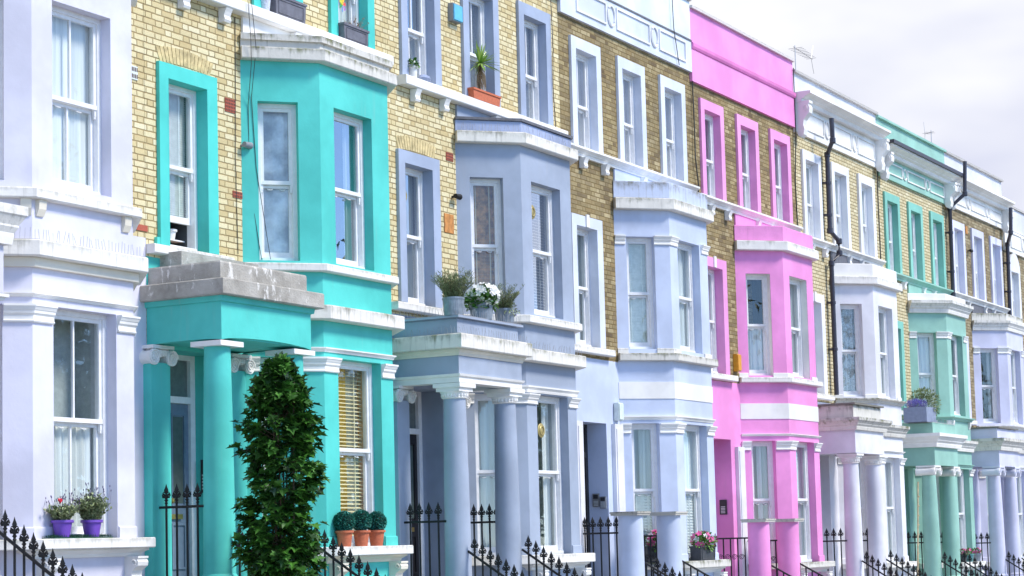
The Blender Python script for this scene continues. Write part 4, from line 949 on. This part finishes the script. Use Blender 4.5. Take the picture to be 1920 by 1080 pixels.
def trough(name, label, cat, x0, x1, y0, y1, z, h, mat, group=None, panelled=True):
    cx, cy = (x0+x1)/2, (y0+y1)/2; t = thing(name, label, cat, (cx, cy, z), group); a, c = (x1-x0)/2, (y1-y0)/2; b = MB(); k = .94
    lo = [(-a*k, -c*k, 0), (a*k, -c*k, 0), (a*k, c*k, 0), (-a*k, c*k, 0)]; hi = [(-a, -c, h), (a, -c, h), (a, c, h), (-a, c, h)]
    for i in range(4): j = (i+1) % 4; b.quad(lo[i], lo[j], hi[j], hi[i])
    b.poly(lo[::-1])
    b.box(-a-.01, a+.01, -c-.012, -c+.012, h-.03, h); b.box(-a-.01, a+.01, c-.012, c+.012, h-.03, h); b.box(-a-.012, -a+.012, -c+.012, c-.012, h-.03, h); b.box(a-.012, a+.012, -c+.012, c-.012, h-.03, h)
    if panelled:
        for (p, q_) in (((-a*.8, .1*h), (a*.8, .1*h)), ((-a*.8, .75*h), (a*.8, .75*h))): b.tube([(p[0], -c*(k+.06*p[1]/h)-.004, p[1]), (q_[0], -c*(k+.06*p[1]/h)-.004, p[1])], .006, 4)
        for sx in (-1, 1): b.tube([(sx*a*.8, -c*(k+.006)-.004, .1*h), (sx*a*.8, -c*(k+.045)-.004, .75*h)], .006, 4)
    b.build('trough', mat, t); MB().quad((-a, -c, h-.02), (a, -c, h-.02), (a, c, h-.02), (-a, c, h-.02)).build('soil', SOIL, t); return t
SLATEP = plain('slate_grey_planter', (.14, .14, .17), .6, 0, .2); FAUX = plain('dark_lead_planter', (.05, .055, .065), .55, 0, .25)
zs = 8.46+.022
t = trough('window_box', 'empty slate grey window box on the turquoise upper sill beside a white pot', 'planter', 20.62, 21.30, -.14, .02, zs, .26, SLATEP)
t = potted('woven_pot', 'white woven flower pot on the turquoise upper sill', 'pot', (20.50, -.06, zs), .055, .085, .24, plain('white_woven', (.62, .66, .78), .7, 0, .3, .01, 60))
t = trough('window_box', 'slate grey window box of dead twigs with a rainbow windmill on the turquoise sill', 'planter', 22.18, 22.78, -.14, .02, zs, .22, SLATEP)
b = MB(); tp = stems(b, (.08, 0, .16), 34, .26, .26, .003, .9); b.build('twigs', plain('dry_rust_twig', (.30, .14, .08), .9), t); leaves(MB(), 120, along(tp), .03, 'oval', .1, 1.2).build('dead_leaves', DEADLEAF, t)
w = MB(); w.tube([(-.22, 0, .15), (-.22, 0, .46)], .004, 5); w.build('windmill_stick', FRAME, t)
for j, c in enumerate(((.7, .05, .05), (.8, .5, .03), (.75, .7, .05), (.05, .45, .12), (.05, .2, .65), (.4, .06, .5))):
    a = j*1.047; b = MB(); b.poly([(-.22, -.012, .48), (-.22+.07*math.cos(a), -.016, .48+.09*math.sin(a)), (-.22+.085*math.cos(a+.6), -.004, .48+.10*math.sin(a+.6)), (-.22+.03*math.cos(a+.9), -.0, .48+.04*math.sin(a+.9))]); b.build('windmill_blade', plain('blade%d' % j, c, .5), t)

# slate blue house upper sill
zs = 8.27+.022
t = potted('flower_pot', 'small white pot of white flowers on the slate blue upper sill', 'flower pot', (24.03, -.07, zs), .05, .068, .17, plain('white_pot', (.80, .79, .76), .45))
leaves(MB(), 90, sph((0, 0, .2), (.09, .08, .06), .2), .05, 'round', .3, 1).build('foliage', LEAF_GREEN, t); blossoms(t, 'flower', 16, sph((0, 0, .22), (.09, .08, .06), .6), .022, PETALW)
b = MB(); b.lathe(0, 0, [(.001, 0), (.09, .02), (.12, .06), (.09, .10), (.001, .125)], 20, False); b.xf(lambda p: (p[0]*1.15, p[1]*.6, p[2]))
o = b.build('pebble_ornament', plain('blue_grey_stone', (.28, .33, .48), .8, 0, .25), smooth=True); o.location = (24.36, -.06, zs); tag(o, 'rounded blue grey stone on the slate blue upper sill beside the white pot', 'stone')
t = trough('window_trough', 'terracotta trough holding a yucca on the slate blue middle upper sill', 'planter', 25.60, 26.42, -.15, .03, zs, .16, TERRA, panelled=False)
b = MB(); b.tube([(-.06, 0, .12), (-.05, .01, .35), (-.03, 0, .58)], .022, 7, .018); b.build('trunk', TWIG, t)
b = MB()
for i in range(70):
    a = rnd()*6.283; e = rnd(); el = -.5+1.9*e; d = Vector((math.cos(a)*math.cos(el), math.sin(a)*math.cos(el)*.6-.25*math.cos(el), math.sin(el))); s_ = d.cross(Vector((0, 0, 1))).normalized(); p = Vector((-.03, 0, .60)); ln = .26+.14*rnd()
    pts = [p+d*ln*q+Vector((0, 0, -.12*q*q*ln*(1.5-el))) for q in (0, .35, .7, 1)]; ww = (.012, .018, .012, .001)
    for q in range(3): b.quad(pts[q]-s_*ww[q], pts[q]+s_*ww[q], pts[q+1]+s_*ww[q+1], pts[q+1]-s_*ww[q+1])
b.build('leaves', LEAF_YUCCA, t)
b = MB()
for i in range(60):
    a = rnd()*6.283; p = Vector((-.035, 0, .36+.2*rnd())); e = p+Vector((math.cos(a)*(.04+.08*rnd()), math.sin(a)*.05-.02, -.16-.16*rnd())); m = (p+e)/2+Vector((math.cos(a)*.04, math.sin(a)*.03, .04)); b.tube([p, m, e], .006, 3, .002)
b.build('dead_leaves', DEADLEAF, t)

# slate blue porch tubs
zt = HOUSES[2]['L']['parp']+.032
def tub(x, r, h, label):
    t = thing('zinc_tub', label, 'planter', (x, -.97, zt), 'zinc tubs on the slate blue porch'); b = MB(); n = 56; 
    rr = [(r*.86*(1+.014*(k % 2)), r*(1+.014*(k % 2))) for k in range(n)]; i = 0
    for k in range(n):
        a = 2*math.pi*k/n; a2 = 2*math.pi*(k+1)/n; A, B2 = rr[k], rr[(k+1) % n]
        b.quad((A[0]*math.cos(a), A[0]*math.sin(a), 0), (B2[0]*math.cos(a2), B2[0]*math.sin(a2), 0), (B2[1]*math.cos(a2), B2[1]*math.sin(a2), h), (A[1]*math.cos(a), A[1]*math.sin(a), h))
    b.lathe(0, 0, [(r*.98, h-.03), (r*1.03, h-.03), (r*1.03, h), (r*.97, h)], 28, False); b.build('tub', ZINC, t); MB().lathe(0, 0, [(.001, h-.03), (r*.97, h-.03)], 16, False).build('soil', SOIL, t); return t
t = tub(23.50, .15, .25, 'leftmost zinc tub with a tall bushy rosemary')
b = MB(); tp = stems(b, (0, 0, .2), 80, .42, .52, .003, .8); b.build('stems', TWIG, t); leaves(MB(), 4200, along(tp), .065, 'needle', .5, .9).build('foliage', LEAF_ROSE, t)
b = MB(); tp = stems(b, (.17, -.02, .25), 8, .1, -.22, .002, 1.2); b.build('trailing_stems', TWIG, t); leaves(MB(), 70, along(tp), .03, 'oval', -.2, 1).build('trailing_leaves', LEAF_GREEN, t); blossoms(t, 'violet_flower', 5, along(tp), .022, PETALL)
t = tub(24.26, .17, .24, 'middle zinc tub massed with white flowers')
leaves(MB(), 600, sph((0, 0, .28), (.25, .22, .15), .3), .065, 'round', .3, 1).build('foliage', LEAF_GREEN, t); blossoms(t, 'white_flower', 85, sph((.03, -.03, .35), (.27, .25, .17), .88), .05, PETALW)
t = tub(24.92, .145, .22, 'rightmost zinc tub with wiry rosemary and a few faded blooms')
b = MB(); tp = stems(b, (0, 0, .2), 50, .34, .46, .003, .85); b.build('stems', TWIG, t); leaves(MB(), 2300, along(tp), .06, 'needle', .5, .9).build('foliage', LEAF_ROSE, t)
leaves(MB(), 150, sph((0, -.1, .2), (.15, .1, .1), .3), .04, 'oval', -.2, 1).build('trailing_leaves', LEAF_SAGE, t); blossoms(t, 'faded_flower', 9, sph((.04, -.12, .2), (.12, .06, .1), .5), .02, PETALL)

# pale blue house planters
def flowerbox(label, x, y, rz, w, d, h, z):
    t = trough('flower_planter', label, 'planter', -w/2, w/2, -d/2, d/2, 0, h, FAUX, 'dark planters of pink and white flowers'); t.location = (x, y, z); t.rotation_euler = (0, 0, rz)
    leaves(MB(), 800, sph((0, -.02, h+.06), (w*.56, d*.85, .16), .2), .055, 'oval', .3, 1.1).build('foliage', LEAF_GREEN, t)
    blossoms(t, 'pink_flower', 34, sph((0, -.03, h+.10), (w*.6, d*.85, .17), .75), .052, PETALP); blossoms(t, 'white_flower', 14, sph((.02, -.02, h+.11), (w*.55, d*.8, .15), .75), .048, PETALW)
    return t
flowerbox('dark planter of pink flowers between the two pale blue column stumps', 30.82, -.52, -math.radians(44), .50, .20, .27, Lg[3])
flowerbox('dark planter of pink and white flowers at the right end of the pale blue ledge', 31.98, -.80, 0, .64, .20, .25, Lg[3])

# sea green porch planter and pots
zp = HOUSES[6]['L']['parp']+.004
t = thing('porch_planter', 'tall grey planter of lavender and a round bush on the sea green porch', 'planter', (44.42, -.76, zp)); b = MB()
b.box(-.34, .34, -.27, -.25, 0, .34); b.box(-.34, .34, .25, .27, 0, .34); b.box(-.34, -.32, -.25, .25, 0, .34); b.box(.32, .34, -.25, .25, 0, .34); b.build('box', plain('blue_grey_planter', (.24, .28, .40), .5), t)
MB().quad((-.33, -.26, .31), (.33, -.26, .31), (.33, .26, .31), (-.33, .26, .31)).build('soil', SOIL, t)
leaves(MB(), 900, sph((-.16, .02, .40), (.20, .24, .10), .2), .07, 'needle', 1.0, .6).build('lavender', PETALL, t)
leaves(MB(), 2200, sph((.36, .0, .44), (.42, .36, .36), .35), .05, 'oval', .2, 1.1).build('bush', LEAF_SAGE, t)
for x, lab, c in ((47.10, 'small dark pot of pink flowers on the sea green ledge', FAUX), (47.62, 'larger teal pot of faded flowers on the sea green ledge', plain('teal_pot', (.10, .28, .30), .4)), (48.25, 'small blue grey pot of pink flowers at the far end of the sea green ledge', ZINC)):
    t = potted('flower_pot', lab, 'flower pot', (x, -.80, Lg[6]), .08, .11, .19, c, 'pots on the sea green ledge')
    leaves(MB(), 120, sph((0, 0, .22), (.13, .12, .08), .2), .05, 'oval', .3, 1).build('foliage', LEAF_GREEN, t); blossoms(t, 'flower', 22 if 'faded' not in lab else 8, sph((0, 0, .25), (.12, .11, .07), .6), .035, PETALP)
b = MB(); b.tube([(41.06, -1.62, -1.1), (41.2, -1.6, .8), (41.55, -1.58, 2.72)], .022, 7, .016)
for i in range(18): z = -1+.2*i; x = 41.06+.49*((z+1.1)/3.82)**1.3; b.lathe(x, -1.6, [(.021, z), (.027, z+.01), (.021, z+.02)], 8, False)
tag(b.build('bamboo_cane', plain('bamboo', (.55, .44, .26), .6, 0, .3)), 'pale bamboo cane standing in front of the sea green porch', 'cane')

# ------------------------------------------------------------------ things fixed to the walls
def pipe(label, pts, bands, r=.052):
    t = thing('drain_pipe', label, 'drainpipe', pts[-1]); o = Vector(pts[-1]); P_ = [Vector(p)-o for p in pts]
    MB().tube(P_, r, 10).build('pipe', PIPE, t, True)
    for p in P_[1:-1]:
        MB().lathe(p.x, p.y, [(r, p.z-.06), (r+.014, p.z-.05), (r+.014, p.z+.05), (r, p.z+.06)], 12, False).build('joint', PIPE, t)
    for z in bands:
        for a, c in zip(P_, P_[1:]):
            if min(a.z, c.z) <= z-o.z <= max(a.z, c.z):
                p = a.lerp(c, (z-o.z-a.z)/(c.z-a.z)); b = MB(); b.lathe(p.x, p.y, [(r, p.z-.035), (r+.012, p.z-.03), (r+.012, p.z+.03), (r, p.z+.035)], 12, False); b.box(p.x-.10, p.x+.03, p.y+.02, p.y+.11, p.z-.02, p.z+.02); b.build('bracket', PIPE, t); break
    return t
pipe('black drainpipe with two kinks down the brick front of the white house', [(40.33, -.42, 10.5), (40.345, -.42, 10.02), (40.80, -.12, 9.82), (40.78, -.12, 8.16), (41.10, -.20, 7.96), (41.10, -.20, 7.70), (40.79, -.12, 7.45), (40.79, -.12, 4.62)], [9.2, 8.5, 6.6, 5.6])
pipe('black drainpipe with one long sideways bend between the sea green and pale lavender houses', [(49.89, -.48, 11.03), (49.76, -.48, 10.18), (49.61, -.12, 9.84), (49.55, -.12, 7.6), (49.52, -.12, 4.6)], [9.2, 8.2])
pipe('black drainpipe at the far end of the pale lavender house', [(54.15, -.45, 10.41), (54.04, -.45, 9.72), (54.87, -.12, 9.52), (54.78, -.12, 7.5)], [9.0, 8.2])
def fixture(name, label, cat, mb, mat, parts=()):
    o = tag(mb.build(name, mat), label, cat); return o
def alarm(label, x, z, w, h, body, face, y=0):
    t = thing('alarm_box', label, 'alarm box', (x, y, z)); MB().box(-w/2, w/2, -.085, 0, -h/2, h/2).build('case', body, t); MB().sweep([(-w/2+.01, -.085), (w/2-.01, -.085)], [(0, -h/2+.01), (.02, -h/2+.02), (.02, h/2-.02), (0, h/2-.01)]).build('cover', face, t); return t
alarm('alarm box with a bright blue face between two slate blue upper windows', 25.29, 9.52, .26, .27, plain('grey_plastic', (.25, .27, .30), .5), plain('sky_blue_plastic', (.12, .48, .72), .4))
alarm('slim pale alarm box with a blue base on the pale blue wall', 30.37, 3.80, .17, .30, plain('white_plastic', (.70, .76, .74), .4), plain('mint_plastic', (.66, .76, .72), .4), -.01)
alarm('amber yellow alarm box on the brick beside the pink bay', 35.58, 4.97, .17, .33, plain('amber_plastic', (.72, .34, .03), .35), plain('amber_plastic', (.72, .34, .03), .35))
def intercom(label, x, y, z, w, h, mat, n):
    t = thing('intercom', label, 'intercom', (x, y, z)); MB().box(-.03, 0, -w/2, w/2, -h/2, h/2).build('panel', mat, t)
    b = MB(); b.box(-.036, -.03, -w*.36, w*.36, h*.12, h*.42); b.build('speaker_grille', plain('dark_plastic', (.03, .03, .035), .5), t)
    b = MB()
    for i in range(n): b.box(-.038, -.03, -w*.3, w*.3, -h*.4+i*h*.1, -h*.4+i*h*.1+h*.05)
    b.build('buttons', plain('pale_plastic', (.6, .62, .62), .4), t); return t
STEEL = plain('brushed_steel', (.38, .38, .38), .35, .6)
intercom('steel intercom panel in the pale blue doorway, nearer the door', house_x(3)+1.338, .22, 2.32, .12, .22, STEEL, 4)
intercom('grey intercom panel in the pale blue doorway, nearer the street', house_x(3)+1.338, .09, 2.28, .11, .20, plain('grey_plastic', (.25, .27, .30), .5), 5)
intercom('black framed intercom panel in the pink doorway', house_x(4)+1.338, .19, 2.22, .14, .28, plain('dark_plastic', (.03, .03, .035), .5), 5)
intercom('tall black entry panel beside the grey turquoise house door', house_x(1)+1.338, .20, 2.55, .13, .40, plain('dark_plastic', (.03, .03, .035), .5), 5)
def airbrick(label, x, z, w, h, mat, rows=4, cols=6):
    t = thing('air_vent', label, 'vent', (x, 0, z), 'air vents in the brickwork'); b = MB(); b.box(-w/2, w/2, -.012, .01, -h/2, h/2); b.build('plate', mat, t); q = MB()
    for i in range(rows):
        for j in range(cols): cx = -w/2+w*(j+.5)/cols; cz = -h/2+h*(i+.5)/rows; q.box(cx-w/cols*.3, cx+w/cols*.3, -.014, -.0125, cz-h/rows*.3, cz+h/rows*.3)
    if rows: q.build('slots', plain('vent_holes', tuple(v*.35 for v in mat.diffuse_color[:3]) if False else (.10, .05, .04), .9), t); return t
airbrick('white slotted vent in the brick at the edge of the lilac bay', 17.96, 7.21, .17, .16, plain('white_plastic', (.70, .76, .74), .4), 2, 6)
airbrick('square red terracotta vent high beside the turquoise bay', 19.81, 7.15, .20, .17, REDBRICK)
airbrick('narrow red terracotta vent low beside the turquoise bay', 19.94, 6.045, .19, .08, REDBRICK, 2)
airbrick('red terracotta vent high beside the slate blue bay', 25.10, 7.33, .20, .12, REDBRICK, 3)
airbrick('large orange terracotta vent in the brick beside the slate blue bay', 25.04, 6.33, .26, .28, plain('orange_terracotta', (.55, .24, .07), .85, 0, .3), 0, 0)
airbrick('small red brick low in the wall left of the turquoise first floor window', 18.10, 5.40, .20, .07, REDBRICK, 0, 0)
airbrick('small orange vent near the top of the pale lavender house', 51.38, 9.50, .16, .2, plain('orange_terracotta', (.55, .24, .07), .85, 0, .3), 0, 0)
def camera_(label, x, z, mat, y=0):
    t = thing('security_light', label, 'wall lamp', (x, y, z)); MB().tube([(0, 0, 0), (0, -.07, 0)], .018, 8).build('arm', mat, t); b = MB(); b.lathe(0, 0, [(.001, -.07), (.035, -.07), (.045, .06), (.036, .07), (.001, .072)], 14, False); b.xf(lambda p: (p[2]+.02, p[1]-.09, p[0])); b.build('lamp_head', mat, t, True); return t
camera_('grey lamp with a short arm on the brick beside the turquoise bay', 20.03, 6.68, plain('grey_plastic', (.25, .27, .30), .5))
camera_('black lamp on the brick beside the slate blue bay', 25.15, 6.74, IRON)
camera_('black lamp on the brick between the pale lavender upper windows', 51.40, 8.95, IRON)
def cable(label, pts, r=.0045):
    tag(MB().tube(pts, r, 5).build('cable', plain('black_cable', (.03, .03, .03), .6)), label, 'cable')
cable('thin black cable hanging down the left edge of the turquoise bay', [(19.98, -.17, 8.6), (20.0, -.20, 8.0), (20.03, -.18, 7.7), (20.10, -.07, 7.2), (20.12, -.06, 6.2), (20.2, -.17, 5.25)])
cable('second black cable looping down the turquoise bay to its sill', [(20.05, -.17, 8.6), (20.08, -.22, 7.9), (20.13, -.10, 7.3), (20.17, -.13, 6.4), (20.28, -.25, 5.25)])
cable('thin grey cable down the brick left of the turquoise bay', [(19.93, -.012, 8.3), (19.92, -.012, 7.4), (19.90, -.012, 6.5), (19.93, -.012, 5.3)], .005)
cable('loose white cable at the brick edge of the pale blue house', [(33.95, -.03, 10.3), (33.96, -.04, 9.2), (33.93, -.05, 8.7), (34.03, -.05, 8.2), (34.06, -.03, 8.0)], .013)
cable('thin dark cable crossing the pale blue parapet', [(33.0, -.10, 11.7), (33.04, -.10, 10.95), (33.25, -.09, 10.3)], .008)
cable('grey cable down the side of the last slate blue upper window', [(28.30, -.07, 10.6), (28.33, -.075, 9.6), (28.30, -.07, 9.0), (28.36, -.07, 8.3)], .007)
cable('dark cable between the white and sea green brick fronts', [(44.30, -.10, 10.9), (44.34, -.02, 9.6), (44.38, -.012, 7.8)], .012)
cable('dark cable between the pink and white brick fronts', [(39.10, -.07, 11.4), (39.11, -.07, 10.1), (39.12, -.012, 9.0), (39.16, -.012, 8.0)], .012)
def spikes(label, path, z, h=.11, step=.055):
    b = MB(); st = MB(); o = path[0]
    for a, c in zip(path, path[1:]):
        L_ = math.hypot(c[0]-a[0], c[1]-a[1]); n = max(2, int(L_/step)); 
        st.tube([(a[0]-o[0], a[1]-o[1], .004), (c[0]-o[0], c[1]-o[1], .004)], .006, 4)
        for i in range(n):
            f = (i+.5)/n; x, y = a[0]+(c[0]-a[0])*f-o[0], a[1]+(c[1]-a[1])*f-o[1]
            b.tube([(x, y, 0), (x+(rnd()-.5)*.03, y+(rnd()-.5)*.06, h*(.8+.3*rnd()))], .0028, 3)
    k0 = len(st.v); st.v += b.v; st.f += [tuple(i+k0 for i in f) for f in b.f]; o2 = st.build('bird_spikes', plain('spike_wire', (.42, .42, .44), .4, .4)); o2.location = (o[0], o[1], z); return tag(o2, label, 'bird spikes', 'bird spike strips')
def offp(k, pts, o=0): X = house_x(k); return [(X+a, y) for a, y in pts]
L2 = HOUSES[2]['L']; L0 = HOUSES[0]['L']
spikes('bird spikes along the upper rim of the slate blue porch', offp(2, [(-.02, -.1), (-.02, -1.10), (1.75, -1.10)]), L2['parp']+.03)
spikes('bird spikes along the white slab of the slate blue porch', offp(2, [(-.07, -.1), (-.07, -1.16), (1.83, -1.16)]), L2['slabp'][0])
spikes('bird spikes on the white ground floor slab of the slate blue bay', offp(2, [(2.2, -.42), (BL-.02, BD-.1), (BR+.05, BD-.1)]), L2['slab'][0])
spikes('bird spikes on top of the slate blue bay cornice', offp(2, [(BJ, -.08), (BL-.04, BD-.09), (BR+.04, BD-.09)]), L2['cor'][0], .13, .045)
spikes('bird spikes on the white slab of the lilac bay', offp(0, [(2.0, -.25), (BL-.05, BD-.12), (BR+.05, BD-.12)]), L0['slab'][0], .12, .05)
spikes('bird spikes along the sea green porch rim below its planter', offp(6, [(.0, -.1), (.0, -1.07), (1.7, -1.07)]), HOUSES[6]['L']['parp'], .10, .06)
# stickers on panes, kitchen things behind the open window
t = thing('kitchen_shelf', 'shelf with white pots inside the open turquoise first floor window', 'shelf', (18.96, .33, 5.29))
MB().box(-.32, .32, -.05, .10, .0, .02).build('shelf_board', plain('pine', (.45, .26, .12), .6), t); MB().box(-.32, .32, -.05, .10, .10, .115).build('shelf_board', FRAME, t)
pot_mesh(.05, .07, .12).xf(lambda p: (p[0]+.08, p[1], p[2]+.117)).build('white_bowl', FRAME, t, True); pot_mesh(.03, .03, .12).xf(lambda p: (p[0]-.1, p[1], p[2]+.117)).build('white_jar', FRAME, t, True)
for (x, y, z, lab, dd) in ((24.0, .115, 6.62, 'round gold medallion hung in the slate blue first floor window', 0), (26.64, -.535, 6.66, 'round gold medallion hung in the slate blue bay window', 0), (26.75, -.535, 3.33, 'round gold medallion hung in the slate blue ground floor window', 0), (42.3, -.535, 6.05, 'round gold medallion hung in the white bay window', 0)):
    b = MB(); b.lathe(0, 0, [(.001, 0), (.10, .002), (.11, .01), (.10, .016), (.001, .016)], 22, False); b.lathe(0, 0, [(.05, -.006), (.065, -.012), (.075, -.004)], 16, False); b.xf(lambda p: (x+p[0], y+p[2], z+p[1])); tag(b.build('medallion', plain('antique_gold', (.45, .36, .14), .45, .4), smooth=True), lab, 'medallion')
# aerials
def aerial(label, x, y, z, h, L_, n, ang):
    t = thing('tv_aerial', label, 'aerial', (x, y, z)); m = plain('aluminium', (.45, .45, .47), .4, .6); MB().tube([(0, 0, 0), (0, 0, h)], .010, 6).build('mast', m, t); b = MB(); dx, dy = math.cos(ang), math.sin(ang)
    b.tube([(-.1*dx, -.1*dy, h-.05), (L_*dx, L_*dy, h-.05)], .007, 5)
    for i in range(n): q = L_*(i+.3)/n; w = .16-.05*i/n; b.tube([(q*dx-w*dy, q*dy+w*dx, h-.05), (q*dx+w*dy, q*dy-w*dx, h-.05)], .005, 4)
    for s in (-1, 1): b.tube([(L_*.92*dx, L_*.92*dy, h-.05), (L_*1.05*dx, L_*1.05*dy, h-.05+s*.32)], .005, 4)
    b.build('antenna', m, t)
AERIALS = 1
aerial('tv aerial with a fork sticking up beside the pink parapet', 41.0, .6, 10.95, 1.42, 1.25, 9, math.radians(3))
aerial('small thin aerial behind the pale lavender parapet', 50.65, .6, 10.85, 1.25, .25, 3, math.radians(60))

# street trees on the far pavement, behind the camera: they stand in the windows' reflections
LEAF_STREET = leafmat('street_tree_leaf', (.02, .07, .015), (.11, .22, .04))
def street_tree(x, y, h, r, label):
    t = thing('street_tree', label, 'tree', (x, y, GZ(x)), 'trees across the street'); b = MB(); b.tube([(0, 0, 0), (.05, .03, h*.25), (-.04, .05, h*.55), (.03, 0, h*.85)], .16, 9, .04); ends = []
    for i in range(26):
        a = i*2.4; z = h*(.35+.5*rnd()); R_ = r*(.5+.5*rnd()); e = Vector((R_*math.cos(a), R_*math.sin(a), min(h, z+R_*.6))); b.tube([(0, 0, z), tuple(e*.5+Vector((0, 0, z*.5))), tuple(e)], .05, 5, .012); ends.append(e)
    b.build('trunk', plain('grey_bark', (.14, .12, .09), .9, 0, .4), t)
    def pos():
        e = random.choice(ends); v = Vector((rnd()-.5, rnd()-.5, rnd()-.5)); return e*(.55+.5*rnd())+Vector((0, 0, h*.22))*(1-rnd()*.9)+v*1.1, v
    leaves(MB(), 5200, pos, .28, 'oval', .1, 1.5).build('crown', LEAF_STREET, t)
street_tree(33.5, -16.2, 10.5, 3.0, 'tall leafy street tree across the road, second along from the camera')
street_tree(45.0, -16.4, 9.0, 2.6, 'leafy street tree across the road, third along from the camera')
street_tree(26.5, -18.2, 10.0, 2.8, 'leafy street tree across the road, with the nearest crown to the camera')
street_tree(58.0, -16.0, 8.5, 2.4, 'leafy street tree across the road, farthest from the camera')
